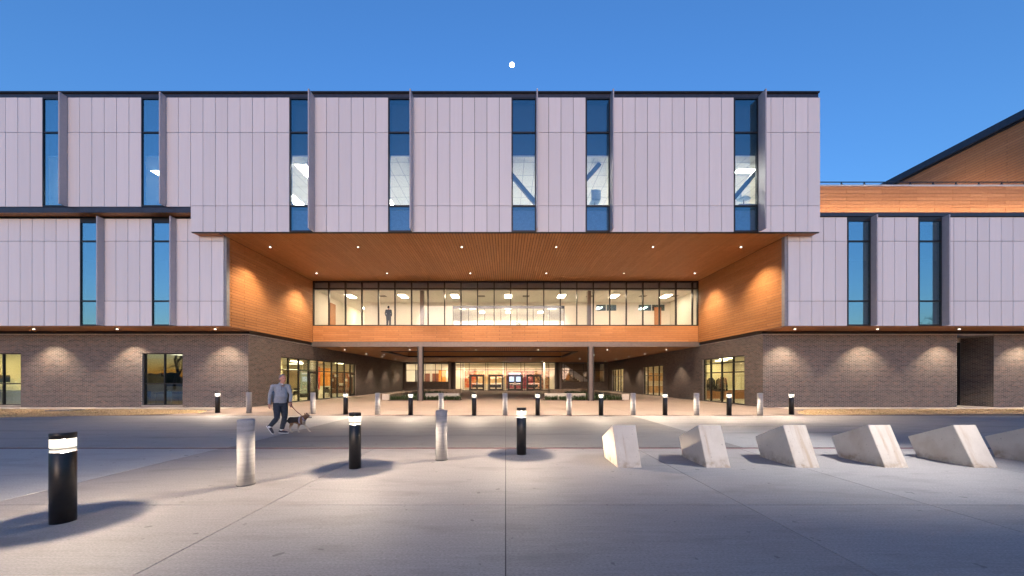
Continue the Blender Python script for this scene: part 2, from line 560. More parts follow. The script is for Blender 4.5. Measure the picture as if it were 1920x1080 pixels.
# ------------------------------------------------------------------ GROUND
kind(MB().quad((-900, -900, -0.06), (900, -900, -0.06), (900, 900, -0.06), (-900, 900, -0.06)).build('ground', M['ground']), 'structure')
pave = kind(MB().box(-46, 46, -9, 16.02, -0.05, -0.018).build('pavement', M['joint']), 'structure')
xs_near = [-46, -40, -34, -28, -22, -16, -12.8, -9.7, -6.65, -3.04, 0.0, 3.04, 5.42, 8.9, 11.9, 15, 21, 27, 33, 39, 46]
ys_near = [-9, -4.6, -1.5, 1.55, 4.58, 8.31]
G = 0.005
for j in range(len(ys_near) - 1):
    for i in range(len(xs_near) - 1):
        mt = M['conc_pale'] if xs_near[i + 1] <= -6.6 else M['conc']
        g0, g1 = (0.008 if abs(xs_near[i] + 6.65) < 0.01 else G), (0.008 if abs(xs_near[i + 1] + 6.65) < 0.01 else G)
        boxpart('concrete_slab', xs_near[i] + g0, xs_near[i + 1] - g1, ys_near[j] + G, ys_near[j + 1] - G, -0.018, 0.0, mt, pave)
xs_drv = [-46, -34, -24, -15.2, -6.55, 0.0, 5.6, 11.8, 21, 33, 46]
for i in range(len(xs_drv) - 1):
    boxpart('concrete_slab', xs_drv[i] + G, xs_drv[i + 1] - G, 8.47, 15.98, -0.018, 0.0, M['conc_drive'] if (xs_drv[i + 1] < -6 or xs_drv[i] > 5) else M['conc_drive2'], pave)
MB().box(-46, 46, 8.32, 8.46, -0.018, -0.004).build('red_strip', M['red'], pave)

plaza = kind(MB().prism([(-17.2, 16.03), (17.2, 16.03), (15.4, 20.7), (14.95, 21.0), (14.95, 52.2), (-14.95, 52.2), (-14.95, 21.0), (-15.4, 20.7)], -0.05, -0.016).build('entry_plaza', M['joint']), 'structure')
ysp = [16.05, 18.4, 20.68, 23.4, 26.4, 29.4, 32.4, 35.4, 38.4, 41.4, 44.4, 47.4, 51.9]
for j in range(len(ysp) - 1):
    w = 15.4 if j < 2 else 14.8
    xl = [-w] + [x for x in (-12.2, -9.15, -6.1, -3.05, 0, 3.05, 6.1, 9.15, 12.2)] + [w]
    for i in range(len(xl) - 1):
        boxpart('paving_slab', xl[i] + 0.005, xl[i + 1] - 0.005, ysp[j] + 0.005, ysp[j + 1] - 0.005, -0.016, 0.002, M['conc_pink'], plaza)
MB().box(-17.0, 17.0, 15.985, 16.045, -0.04, 0.004).build('red_strip', M['red'], plaza)
for sx, nm in ((-1, 'left'), (1, 'right')):
    mb = MB()
    mb.prism([(sx * 15.42, 16.05), (sx * 40, 16.05), (sx * 40, 20.72), (sx * 15.42, 20.72)][::sx], -0.05, -0.012)
    o = kind(mb.build('walkway', M['joint']), 'structure')
    x = 15.42
    while x < 39:
        x1 = x + 1.52
        a, b = sorted((sx * (x + 0.004), sx * (x1 - 0.004)))
        boxpart('walk_slab', a, b, 19.35, 20.66, -0.012, 0.012, M['walk'], o)
        x = x1

GL = [(-46, 14.2), (-30, 14.7), (-21.4, 15.15), (-17.5, 16.1), (-14.6, 17.15), (-15.5, 18.6), (-19, 19.3), (-46, 19.34)]
GR = [(13.6, 16.3), (17, 16.45), (24, 17.0), (46, 17.6), (46, 19.34), (27, 19.33), (16.2, 19.2), (14.4, 17.7)]
def inside(p, poly):
    x, y = p
    r = False
    for i in range(len(poly)):
        (x0, y0), (x1, y1) = poly[i], poly[i - 1]
        if (y0 > y) != (y1 > y) and x < (x1 - x0) * (y - y0) / (y1 - y0) + x0:
            r = not r
    return r
for poly, cnt in ((GL, 26000), (GR, 16000)):
    kind(MB().prism(poly, -0.05, 0.006).build('turf', M['dryground']), 'structure')
    mb = MB()
    bx = (min(p[0] for p in poly), max(p[0] for p in poly), min(p[1] for p in poly), max(p[1] for p in poly))
    bx = (max(bx[0], -30), min(bx[1], 31), bx[2], bx[3])
    n = 0
    while n < cnt:
        x, y = random.uniform(bx[0], bx[1]), random.uniform(bx[2] - 0.1, bx[3])
        if not inside((x + random.gauss(0, 0.08), y + random.gauss(0, 0.06)), poly):
            continue
        n += 1
        hgt = random.uniform(0.02, 0.075) * (0.6 + 0.8 * mnoise.noise((x * 0.7, y * 0.9, 0)) ** 2 + 0.2)
        a = random.uniform(0, 2 * pi)
        w = random.uniform(0.006, 0.014)
        lx, ly = random.gauss(0, 0.03), random.gauss(0, 0.03)
        b = len(mb.v)
        mb.v += [(x - w * cos(a), y - w * sin(a), 0.0), (x + w * cos(a), y + w * sin(a), 0.0), (x + lx, y + ly, hgt)]
        mb.f.append((b, b + 1, b + 2))
    kind(tag(mb.build('dry_grass', M['grass']), 'tan dry grass with a few green tufts left of the entrance' if poly is GL else 'strip of straw coloured dry grass along the right brick wall', 'grass'), 'stuff')
lid = empty('utility_cover', (-22.6, 18.4, 0), 'flat grey utility cover lying in the dry grass', 'cover')
localpart(MB().box(-0.62, 0.62, -0.35, 0.35, 0.0, 0.06), 'rim', M['conc'], lid)
localpart(MB().box(-0.52, 0.52, -0.26, 0.26, 0.06, 0.075), 'lid', M['steel'], lid)

# ------------------------------------------------------------------ FACADE HELPERS
def wall_holes(mb, axis, c0, c1, u0, u1, z0, z1, holes):
    us = sorted(set([u0, u1] + [min(max(h[0], u0), u1) for h in holes] + [min(max(h[1], u0), u1) for h in holes]))
    for a, b in zip(us[:-1], us[1:]):
        if b - a < 1e-6:
            continue
        cuts = sorted([(max(h[2], z0), min(h[3], z1)) for h in holes if h[0] <= a + 1e-6 and h[1] >= b - 1e-6])
        z = z0
        for ca, cb in cuts + [(z1, z1)]:
            if ca - z > 1e-4:
                if axis == 'x':
                    mb.box(a, b, c0, c1, z, ca)
                else:
                    mb.box(c0, c1, a, b, z, ca)
            z = max(z, cb)
    return mb

def brickwork(parent, axis, plane, sgn, u0, u1, z0, z1, holes):
    """real bricks, laid in running bond and proud of the mortar; sgn is the outward direction"""
    bw, bh, jt, pr = 0.2225, 0.072, 0.014, 0.0045
    mb = MB()
    n = int((z1 - z0) / bh)
    for i in range(n):
        za, zb = z0 + i * bh + jt / 2, z0 + (i + 1) * bh - jt / 2
        zc = (za + zb) / 2
        spans = [(u0, u1)]
        for h in holes:
            if h[2] < zc < h[3]:
                ns = []
                for a, b in spans:
                    if h[1] <= a or h[0] >= b:
                        ns.append((a, b))
                        continue
                    if h[0] > a:
                        ns.append((a, h[0]))
                    if h[1] < b:
                        ns.append((h[1], b))
                spans = ns
        off = (i % 2) * bw / 2
        for a, b in spans:
            k = math.floor((a - off) / bw)
            while True:
                ua, ub = max(a, k * bw + off + jt / 2), min(b, (k + 1) * bw + off - jt / 2)
                if k * bw + off >= b:
                    break
                k += 1
                if ub - ua < 0.025:
                    continue
                p = pr + random.uniform(-0.0015, 0.0015)
                f0, f1 = plane, plane + sgn * p
                q = len(mb.v)
                if axis == 'x':
                    mb.v += [(ua, f0, za), (ub, f0, za), (ub, f0, zb), (ua, f0, zb), (ua, f1, za), (ub, f1, za), (ub, f1, zb), (ua, f1, zb)]
                else:
                    mb.v += [(f0, ua, za), (f0, ub, za), (f0, ub, zb), (f0, ua, zb), (f1, ua, za), (f1, ub, za), (f1, ub, zb), (f1, ua, zb)]
                mb.f += [(q + 4, q + 5, q + 6, q + 7), (q, q + 1, q + 5, q + 4), (q + 1, q + 2, q + 6, q + 5), (q + 2, q + 3, q + 7, q + 6), (q + 3, q, q + 4, q + 7)]
    return kind(mb.build('brickwork', M['brick'], parent), 'stuff')

def plank_cells(u0, u1, v0, v1, rh, ln, gap=0.008, shift=0.0):
    out = []
    n = max(1, round((v1 - v0) / rh))
    rh = (v1 - v0) / n
    for i in range(n):
        off = shift + (ln / 2 if i % 2 else 0)
        k = math.floor((u0 - off) / ln)
        while k * ln + off < u1:
            a, b = max(u0, k * ln + off), min(u1, (k + 1) * ln + off)
            k += 1
            if b - a > 0.05:
                out.append((a + gap / 2, b - gap / 2, v0 + i * rh + gap / 2, v0 + (i + 1) * rh - gap / 2))
    return out

def lay(cells, mk, name, mat, parent, limit=300, key=None, restname=None):
    if key:
        cells = sorted(cells, key=key)
    for c in cells[:limit]:
        boxpart(name, *mk(c), mat, parent)
    if cells[limit:]:
        mb = MB()
        for c in cells[limit:]:
            mb.box(*mk(c))
        kind(mb.build(restname or name, mat, parent), 'stuff')

def strip_window(parent, x0, x1, y, z0, z1, trans, fin_d, glass, fz=(0.0, 0.0), head=0.09):
    """tall strip window with transoms, panes, and the projecting fin on its right jamb"""
    d0, d1 = y - 0.012, y + 0.16
    mb = MB()
    fw = 0.062
    mb.box(x0 + 0.012, x0 + fw, d0, d1, z0, z1)
    mb.box(x1 - 0.07, x1 - 0.005, d0, d1, z0, z1)
    mb.box(x0 + fw, x1 - 0.07, d0, d1, z0, z0 + 0.08)
    mb.box(x0 + fw, x1 - 0.07, d0, d1, z1 - head, z1)
    zs = [z0 + 0.08]
    for t in trans:
        mb.box(x0 + fw, x1 - 0.07, d0 + 0.01, d1, t - 0.04, t + 0.04)
        zs += [t - 0.04, t + 0.04]
    zs.append(z1 - head)
    w = mb.build('window', M['frame'], parent)
    for a, b in zip(zs[0::2], zs[1::2]):
        boxpart('pane', x0 + fw, x1 - 0.07, y + 0.03, y + 0.042, a, b, glass, w)
    if fin_d:
        boxpart('fin', x1 - 0.03, x1 + 0.03, y - fin_d, y - 0.013, z0 + fz[0], z1 + fz[1], M['fin'], parent)
    return w

def panel_field(parent, cols, wins, rows_for, y, in_frame, jt=0.022):
    rest = MB()
    rn = 0
    for n, (a, b) in enumerate(cols):
        if any(w0 <= n < w1 for w0, w1 in wins):
            continue
        for z0, z1 in rows_for(n):
            d = random.uniform(-0.003, 0.003)
            if in_frame(a, b):
                boxpart('panel', min(a, b) + jt / 2, max(a, b) - jt / 2, y + 0.004, y + 0.044, z0 + jt / 2, z1 - jt / 2, M['panel'], parent).location.y += d
            else:
                rest.box(min(a, b) + jt / 2, max(a, b) - jt / 2, y + 0.004, y + 0.044, z0 + jt / 2, z1 - jt / 2)
                rn += 1
    if rn:
        kind(rest.build('panel_run', M['panel'], parent), 'stuff')

def troffer(x, y, z, w, l, mat, parent):
    o = boxpart('ceiling_light', x - w / 2 - 0.03, x + w / 2 + 0.03, y - l / 2 - 0.03, y + l / 2 + 0.03, z - 0.02, z - 0.001, M['white'], parent)
    boxpart('diffuser', x - w / 2, x + w / 2, y - l / 2, y + l / 2, z - 0.032, z - 0.0205, mat, o)

_dl = {}
def downlight(x, y, z, energy, size, blend, color=(1.0, 0.77, 0.52), r=0.085, parent=bld):
    if 'trim' not in _dl:
        _dl['trim'] = MB().lathe([(0.095, 0.0), (0.095, -0.010), (0.066, -0.013)], 20).mesh('downlight', M['frame_tan'])
        _dl['lens'] = MB().lathe([(0.050, -0.0135), (0.050, -0.024), (0.03, -0.030)], 20).mesh('lens', M['lens'])
    key = (round(energy, 3), size, blend, color)
    if key not in _dl:
        d = bpy.data.lights.new('lamp', 'SPOT')
        d.energy = energy * K
        d.spot_size = R(size)
        d.spot_blend = blend
        d.shadow_soft_size = 0.03
        d.color = color
        _dl[key] = d
    o = link('downlight', _dl['trim'], parent, (x, y, z))
    link('lens', _dl['lens'], o, (0, 0, 0), True)
    link('lamp', _dl[key], o, (0, 0, -0.06), True)
    return o

# ------------------------------------------------------------------ UPPER BLOCK
P = 0.634
NU = 84
ux = lambda n: 16.16 - P * n
UW = [(5, 7), (17, 19), (23, 25), (33, 35), (41, 43), (53, 55), (61, 63), (71, 73)]
holes = [(ux(b), ux(a), (9.19 if a < 51 else 10.48), ZP) for a, b in UW]
mb = MB()
wall_holes(mb, 'x', YB + 0.055, YB + 0.24, ux(51), 16.13, 9.20, ZP, holes)
wall_holes(mb, 'x', YB + 0.055, YB + 0.24, ux(NU), ux(51), 10.49, ZP, holes)
mb.box(15.9, 16.13, YB + 0.25, 40, 9.2, ZP)
mb.build('upper_wall', M['backing'], bld)
panel_field(bld, [(ux(n), ux(n + 1)) for n in range(NU)], UW,
            lambda n: [(ZB, Z1), (Z1, Z2), (Z2, ZP)] if n < 51 else [(10.48, Z2), (Z2, ZP)], YB, lambda a, b: a > -26.2)
for a, b in UW:
    z0 = ZB if a < 51 else 10.48
    strip_window(bld, ux(b), ux(a), YB, z0, ZP, [Z1, Z2] if a < 51 else [Z2], 0.53 if a < 51 else 0.34, M['glass_sky'] if a < 51 else M['glass_wing'], (0.0 if a > 50 else -0.02, 0.02))
# end wall cladding (faces right)
for k in range(24):
    y0 = YB + 0.05 + k * 0.634
    MBx = MB()
mb = MB()
for k in range(30):
    for z0, z1 in ((ZB, Z1), (Z1, Z2), (Z2, ZP)):
        mb.box(16.131, 16.16, YB + 0.06 + k * P + 0.011, YB + 0.06 + (k + 1) * P - 0.011, z0 + 0.011, z1 - 0.011)
kind(mb.build('panel_run', M['panel'], bld), 'stuff')
# roof edge: parapet band, cap and the stepped cap end on the right
MB().box(ux(NU), 16.10, YB + 0.05, 40, ZP + 0.012, ZP + 0.24).build('parapet', M['coping'], bld)
mb = MB().box(ux(NU), 16.12, YB - 0.02, YB + 0.45, ZP + 0.24, ZP + 0.315)
mb.box(15.98, 16.2, YB + 0.45, 40, ZP + 0.24, ZP + 0.315)
mb.build('coping', M['dark'], bld)
# lower edges
MB().box(ux(51) + 0.005, 16.155, YB + 0.05, YB + 0.14, 9.165, 9.188).build('drip_edge', M['steel_dark'], bld)
mb = MB().box(ux(NU), ux(51) - 0.004, YB + 0.02, YB + 0.06, 10.20, 10.465)
mb.build('edge_beam', M['coping'], bld)
mb = MB()
for c in plank_cells(ux(NU), ux(51) - 0.01, YB + 0.065, YW + 0.05, 0.12, 1.92):
    mb.box(c[0], c[1], c[2], c[3], 10.205, 10.23)
kind(mb.build('soffit_strip', M['wood_dark'], bld), 'stuff')
for a, b in ((ux(51) + 0.02, -XI - 0.08), (XI + 0.08, 16.13)):
    mb = MB()
    for c in plank_cells(a, b, YB + 0.15, YW + 0.02, 0.19, 1.92):
        mb.box(c[0], c[1], c[2], c[3], 9.172, 9.19)
    kind(mb.build('soffit_strip', M['wood_dark'], bld), 'stuff')
# upper rooms: shell, ceiling, bulkhead and light fittings
def room(x0, x1, y0, y1, z0, z1, wall, floor, ceil, parent=bld, front=False, t=0.06, wname='interior_wall', left=True):
    mb = MB()
    if left:
        mb.box(x0 - t, x0, y0, y1, z0, z1)
    mb.box(x1, x1 + t, y0, y1, z0, z1)
    mb.box(x0 - t, x1 + t, y1, y1 + t, z0, z1)
    if front:
        mb.box(x0 - t, x1 + t, y0 - t, y0, z0, z1)
    mb.build(wname, wall, parent)
    MB().box(x0 - t, x1 + t, y0, y1 + t, z0 - t, z0).build('interior_floor', floor, parent)
    MB().box(x0 - t, x1 + t, y0, y1 + t, z1, z1 + t).build('interior_ceiling', ceil, parent)

ZC = 13.2
room(-16.2, 15.8, YB + 0.245, 27.3, 10.47, ZC, M['wall_white'], M['floor_light'], M['ceil'])
MB().box(-16.2, 15.8, YB + 0.17, YB + 0.244, 10.41, 10.56).build('bulkhead', M['spandrel'], bld)
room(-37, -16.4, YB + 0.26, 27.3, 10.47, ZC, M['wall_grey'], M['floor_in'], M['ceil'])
mb = MB()
mb.box(-37, 15.8, YB + 0.42, YB + 0.5, ZC + 0.07, ZP)
mb.build('bulkhead', M['spandrel'], bld)
MB().box(-16.2, 15.8, YB + 0.245, YB + 0.34, 9.22, 10.405).build('bulkhead', M['spandrel_lo'], bld)
for x in (-13.6, -11.05, -7.7, -2.2, 2.6, 7.4, 11.0, 13.45):
    for y in (19.9, 23.1, 26):
        if abs(x + 11.05) < 0.1 and y > 20:
            continue
        troffer(x, y, ZC, 0.6 if abs(x - 13.45) > 0.1 else 1.3, 1.2 if abs(x - 13.45) > 0.1 else 0.35, M['troffer_cool'], bld)
for y in (20.1, 22.5):
    troffer(-19.2, y, ZC, 0.9, 0.5, M['troffer_cool'], bld)
    troffer(-27, y, ZC, 0.6, 0.6, M['troffer_cool'], bld)
mb = MB()
x = -16.1
while x < 15.7:
    mb.box(x - 0.014, x + 0.014, YB + 0.35, 27.2, ZC - 0.008, ZC - 0.001)
    x += 0.61
y = YB + 0.7
while y < 27.2:
    mb.box(-16.15, 15.75, y - 0.014, y + 0.014, ZC - 0.014, ZC - 0.0085)
    y += 1.22
mb.build('ceiling_grid', M['fin'], bld)
def brace(x0, z0, x1, z1, y=19.25, w=0.105):
    d = Vector((x1 - x0, 0, z1 - z0)).normalized()
    n = Vector((-d.z, 0, d.x)) * w
    mb = MB()
    a, b = Vector((x0, y, z0)), Vector((x1, y, z1))
    q = [a - n, b - n, b + n, a + n]
    k = len(mb.v)
    mb.v += [tuple(p + Vector((0, -0.1, 0))) for p in q] + [tuple(p + Vector((0, 0.1, 0))) for p in q]
    mb.f += [(k, k + 1, k + 2, k + 3), (k + 7, k + 6, k + 5, k + 4)]
    for i in range(4):
        j = (i + 1) % 4
        mb.f.append((k + i, k + 4 + i, k + 4 + j, k + j))
    mb.build('brace', M['brace'], bld)
sY = 672 / 19.25
pz = lambda y: 1.6 + (712 - y) / sY
px = lambda x: (x - 948) / sY
for (xa, ya, xb, yb) in ((733, 262, 800, 340), (940, 306, 1030, 412), (1080, 358, 1164, 262), (1362, 388, 1440, 296), (540, 262, 600, 330)):
    za, zb = pz(ya), pz(yb)
    xa_, xb_ = px(xa), px(xb)
    # keep the brace between floor and ceiling
    def clipz(z):
        return min(max(z, 10.5), 13.18)
    ta, tb = (clipz(za) - za) / (zb - za), (clipz(zb) - za) / (zb - za)
    brace(xa_ + (xb_ - xa_) * ta, za + (zb - za) * ta, xa_ + (xb_ - xa_) * tb, za + (zb - za) * tb)

# ------------------------------------------------------------------ WINGS
def wing(sx, x0, pitch, n_cols, wins, top, in_frame):
    cx = lambda n: sx * (x0 + pitch * n)
    cols = [(cx(n), cx(n + 1)) for n in range(n_cols)]
    rows = [(4.44, 5.75), (5.75, 8.91), (8.91, top)]
    panel_field(bld, cols, wins, lambda n: rows, YW, in_frame)
    hs = [tuple(sorted((cx(a), cx(b)))) + (4.44, top) for a, b in wins]
    lo, hi = sorted((cx(0), cx(n_cols)))
    wall_holes(MB(), 'x', YW + 0.055, YW + 0.24, lo, hi, 4.47, top, hs)
    mb = wall_holes(MB(), 'x', YW + 0.055, YW + 0.24, lo, hi, 4.47, top, hs)
    mb.build('wing_wall', M['backing'], bld)
    for h in hs:
        strip_window(bld, h[0], h[1], YW, 4.44, top, [5.75, 8.91], 0.33, M['glass_wing'], (0.0, -0.01), 0.22)  # tall dark frame head stands in for the shadow at the top
    # corner trim beside the timber recess
    a, b = sorted((sx * (x0 - 0.02), sx * (XI - 0.075)))
    MB().box(a, b, YW + 0.01, YW + 0.22, 4.44, 9.185).build('corner_trim', M['trim'], bld)
    # room behind
    a, b = sorted((sx * (x0 + 0.5), sx * 36))
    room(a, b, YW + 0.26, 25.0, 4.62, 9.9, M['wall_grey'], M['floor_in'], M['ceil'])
wing(-1, 14.87, 0.6315, 30, [(4, 6), (10, 12), (20, 22), (26, 28)], 10.10, lambda a, b: a > -27.2)
wing(1, 14.90, 0.6245, 32, [(5, 7), (11, 13), (22, 24), (28, 30)], 10.18, lambda a, b: a < 27.9)

# right wing roof edge, timber parapet band, cap, rail
MB().box(16.17, 36, YW - 0.06, YW + 0.75, 10.20, 10.40).build('coping', M['coping'], bld)
MB().box(16.17, 36, 19.62, 19.9, 10.30, 12.16).build('parapet', M['backing'], bld)
cells = plank_cells(16.18, 31.0, 10.42, 12.17, 0.194, 1.93, 0.017, 0.3)
lay(cells, lambda c: (c[0], c[1], 19.585, 19.615, c[2], c[3]), 'parapet_plank', M['wood'], bld)
MB().box(16.17, 36, 19.56, 19.95, 12.175, 12.25).build('parapet_cap', M['cap'], bld)
MB().box(16.17, 36, 19.96, 40, 11.9, 12.1).build('roof_deck', M['cap'], bld)
led = MB().box(16.3, 36, 19.08, 19.15, 10.402, 10.41).build('added_light_strip', M['dark'], bld)  # unseen strip, added to brighten the timber band
boxpart('lens', 16.32, 35.98, 19.09, 19.14, 10.411, 10.416, m_emit('added_strip_lens', (1.0, 0.82, 0.70), 13.0), led)
rail = MB().box(16.17, 36, 19.74, 19.78, 12.475, 12.515).build('rail', M['dark'], bld)
k = 0
x = 17.25
while x < 35:
    mb = MB().box(x - 0.02, x + 0.02, 19.735, 19.785, 12.26, 12.47)
    mb.box(x - 0.1, x + 0.1, 19.7, 19.82, 12.252, 12.285)
    mb.box(x - 0.05, x + 0.05, 19.72, 19.80, 12.285, 12.38)
    mb.build('rail_post', M['dark'], rail)
    x += 1.262
# tall timber clad volume to the right, its side wall running back
XT = 30.0
MB().box(XT + 0.03, 48, 19.96, 38, 12.12, 16.66).build('tower_wall', M['backing'], bld)
cells = plank_cells(19.96, 37.5, 12.15, 16.60, 0.165, 1.95, 0.026)
lay(cells, lambda c: (XT, XT + 0.028, c[0], c[1], c[2], c[3]), 'tower_plank', M['wood'], bld, key=lambda c: c[0] * 1.0 - c[2] * 0.3, restname='tower_planking')
MB().box(XT - 0.22, 48, 19.90, 38.2, 16.70, 17.15).build('tower_coping', M['coping'], bld)
MB().box(XT - 0.10, XT + 0.029, 19.95, 38.1, 16.61, 16.695).build('tower_trim', M['dark'], bld)
for fy, fe in ((21.3, 90), (23.8, 420), (28.5, 300)):  # middle lamp follows a glow on the wall; outer two added for even light
    fl = MB().box(28.75, 28.95, fy - 0.12, fy + 0.12, 12.102, 12.3).build('floodlight_and_fill', M['dark'], bld)
    boxpart('lens', 28.78, 28.92, fy - 0.09, fy + 0.09, 12.301, 12.31, M['lens'], fl)
    d = bpy.data.lights.new('lamp', 'SPOT')
    d.energy = fe * K; d.spot_size = R(125); d.spot_blend = 1.0; d.color = (1.0, 0.74, 0.55); d.shadow_soft_size = 0.06
    o = link('lamp', d, fl, (28.85, fy, 12.36))
    o.rotation_euler = Vector((0.55, 0, 1)).to_track_quat('-Z', 'Y').to_euler()

# ------------------------------------------------------------------ TIMBER RECESS: side walls, soffit, bridge
for sx in (-1, 1):
    a, b = sorted((sx * (XI + 0.001), sx * (XI + 0.2)))
    MB().box(a, b, YW + 0.23, YG + 0.3, ZS + 0.02, 9.185).build('recess_wall', M['backing'], bld)
    pa, pb = sorted((sx * (XI - 0.035), sx * XI))
    cells = plank_cells(YW + 0.03, YG - 0.06, ZS + 0.02, 9.165, 0.1575, 1.93, 0.020)
    lay(cells, lambda c: (pa, pb, c[0], c[1], c[2], c[3]), 'wall_plank', M['wood'], bld, limit=150, key=lambda c: c[0], restname='wall_planking')
    a, b = sorted((sx * (XK - 0.02), sx * (XK + 0.12)))
    MB().box(a, b, YK + 0.05, YG - 0.05, 4.262, ZS + 0.012).build('shadow_band', M['dark'], bld)
# soffit planks run front to back
cells = plank_cells(YB + 0.16, YG - 0.05, -XI + 0.04, XI - 0.04, 0.158, 1.92, 0.028)
lay(cells, lambda c: (c[2], c[3], c[0], c[1], 9.165, 9.188), 'soffit_plank', M['wood_dark'], bld, limit=300, key=lambda c: c[0], restname='soffit_planking')
MB().box(-XI - 0.05, XI + 0.05, YB + 0.25, YG + 0.4, 9.193, 9.25 - 0.04).build('soffit_deck', M['backing'], bld)
for y in (20.4, 25.4):
    for x in (-13.4, -8.4, -2.5, 2.88, 8.39, 13.4):
        edge = abs(x) > 13
        downlight(x, y, 9.163, 1850 if edge else (3700 if y < 22 else 2100), 106 if edge else 112, 0.8 if edge else 0.85)

# bridge curtain wall
GZ0, GZ1, GT = 5.74, 9.16, 8.60
mul = [-XI + 0.04] + [-13.58 + 1.27 * k for k in range(23)] + [XI - 0.04]
mb = MB()
for x in mul:
    mb.box(x - 0.035, x + 0.035, YG - 0.02, YG + 0.16, GZ0 + 0.07, GZ1 - 0.1)
mb.box(-XI + 0.005, XI - 0.005, YG - 0.025, YG + 0.17, GZ0, GZ0 + 0.07)
mb.box(-XI + 0.005, XI - 0.005, YG - 0.025, YG + 0.17, GZ1 - 0.1, GZ1)
for a, b in zip(mul[:-1], mul[1:]):
    mb.box(a + 0.035, b - 0.035, YG - 0.01, YG + 0.15, GT - 0.04, GT + 0.04)
cw = mb.build('curtain_wall', M['frame'], bld)
for a, b in zip(mul[:-1], mul[1:]):
    boxpart('pane', a + 0.035, b - 0.035, YG + 0.06, YG + 0.072, GZ0 + 0.07, GT - 0.04, M['glass_clear'], cw)
    boxpart('pane', a + 0.035, b - 0.035, YG + 0.06, YG + 0.072, GT + 0.04, GZ1 - 0.1, M['glass_clear'], cw)
MB().box(-XI + 0.005, XI - 0.005, YG - 0.03, YG + 0.25, 4.52, GZ0 - 0.005).build('bridge_beam', M['backing'], bld)
cells = plank_cells(-XI + 0.04, XI - 0.04, 4.51, 5.725, 0.152, 1.93, 0.017, 0.5)
lay(cells, lambda c: (c[0], c[1], YG - 0.065, YG - 0.032, c[2], c[3]), 'fascia_plank', M['wood'], bld)
MB().box(-XK + 0.03, XK - 0.03, YG - 0.05, YG + 0.3, ZU - 0.012, 4.502).build('steel_channel', M['steel'], bld)
# bridge corridor
CZ = 8.55
mb = MB()
wall_holes(mb, 'x', 32.2, 32.3, -12.6, XI, 5.7, CZ + 0.029, [(-4.75, 5.3, 5.7, 8.25), (8.1, 10.0, 7.75, 8.4), (11.9, 14.35, 7.75, 8.4)])
mb.box(-12.72, -12.6, 32.2, 40, 5.7, CZ + 0.029)
mb.box(-XI - 0.1, -XI, YG + 0.2, 40, 5.7, CZ + 0.029)
mb.box(XI, XI + 0.1, YG + 0.2, 34, 5.7, CZ + 0.029)
mb.box(-XI, -12.72, 39.9, 40, 5.7, CZ + 0.029)
mb.box(-12.6, XI, 38.4, 38.5, 5.7, CZ + 0.029)
mb.build('interior_wall', M['wall_white'], bld)
MB().box(-XI, XI, YG + 0.26, 40, 5.6, 5.69).build('interior_floor', M['floor_light'], bld)
MB().box(-XI, XI, YG + 0.2, 40, CZ + 0.03, CZ + 0.1).build('interior_ceiling', M['ceil'], bld)
MB().box(-XI, XI, YG + 0.19, YG + 0.3, CZ - 0.02, 9.1).build('bulkhead', M['wall_grey'], bld)
mb = MB()
for i in range(48):
    for j in range(8):
        x0, y0 = -XI + 0.06 + i * 0.612, YG + 0.32 + j * 0.58
        mb.box(x0 + 0.012, x0 + 0.60, y0 + 0.012, y0 + 0.568, CZ, CZ + 0.025)
kind(mb.build('ceiling_tile', M['ceil'], bld), 'stuff')
for x in (-12.87, -8.5, -4.2, 0.22, 4.64, 9.0, 13.3):
    troffer(x, 29.75, CZ, 0.55, 1.15, M['troffer'], bld)
for x, y in ((-13.6, 35.0), (-13.6, 38.3), (-3.2, 34.6), (0.3, 34.6), (4.4, 34.6), (-2.4, 36.8), (0.3, 36.8), (3.6, 36.8)):
    troffer(x, y, CZ, 0.5, 1.0, M['troffer'], bld)
for x in (-10.2, -2.0, 1.7, 7.0, 11.4, 14.0):
    MB().box(x - 0.28, x + 0.28, 29.5, 30.06, CZ - 0.012, CZ - 0.001).build('ceiling_grille', M['steel'], bld)
for x in (-6.52, 6.52):
    MB().box(x - 0.13, x + 0.13, YG + 0.35, YG + 0.7, 5.695, CZ - 0.03).build('inner_column', M['frame_tan'], bld)
for x, y in ((-12.55, 30.4), (-12.55, 36.0), (13.6, 32.17)):
    if y < 32:
        pass
mb = MB().box(13.35, 13.95, 32.14, 32.19, 5.7, 8.1)
mb.build('interior_door', M['doorwood'], bld)
mb = MB().box(-14.79, -14.74, 30.2, 31.1, 5.7, 8.1)
mb.build('interior_door', M['doorwood'], bld)
scr = MB()
for x in (-4.75, -3.35, -1.9, -0.45, 1.0, 2.45, 3.9, 5.24):
    scr.box(x, x + 0.05, 32.22, 32.28, 5.7, 8.0)
scr.box(-4.75, 5.3, 32.22, 32.28, 8.0, 8.25)
scr = scr.build('glass_screen', M['frame'], bld)
boxpart('pane', -4.70, 5.24, 32.245, 32.255, 5.7, 8.0, M['glass_low'], scr)
for a, b in ((8.1, 10.0), (11.9, 14.35)):
    w = wall_holes(MB(), 'x', 32.19, 32.27, a, b, 7.75, 8.4, [(a + 0.05, (a + b) / 2 - 0.025, 7.8, 8.35), ((a + b) / 2 + 0.025, b - 0.05, 7.8, 8.35)]).build('clerestory', M['white'], bld)
    boxpart('pane', a + 0.05, b - 0.05, 32.225, 32.235, 7.8, 8.35, M['glass_sky'], w)
    MB().box(a - 0.3, b + 0.3, 32.75, 32.8, 7.3, 8.5).build('bulkhead', M['spandrel'], bld)

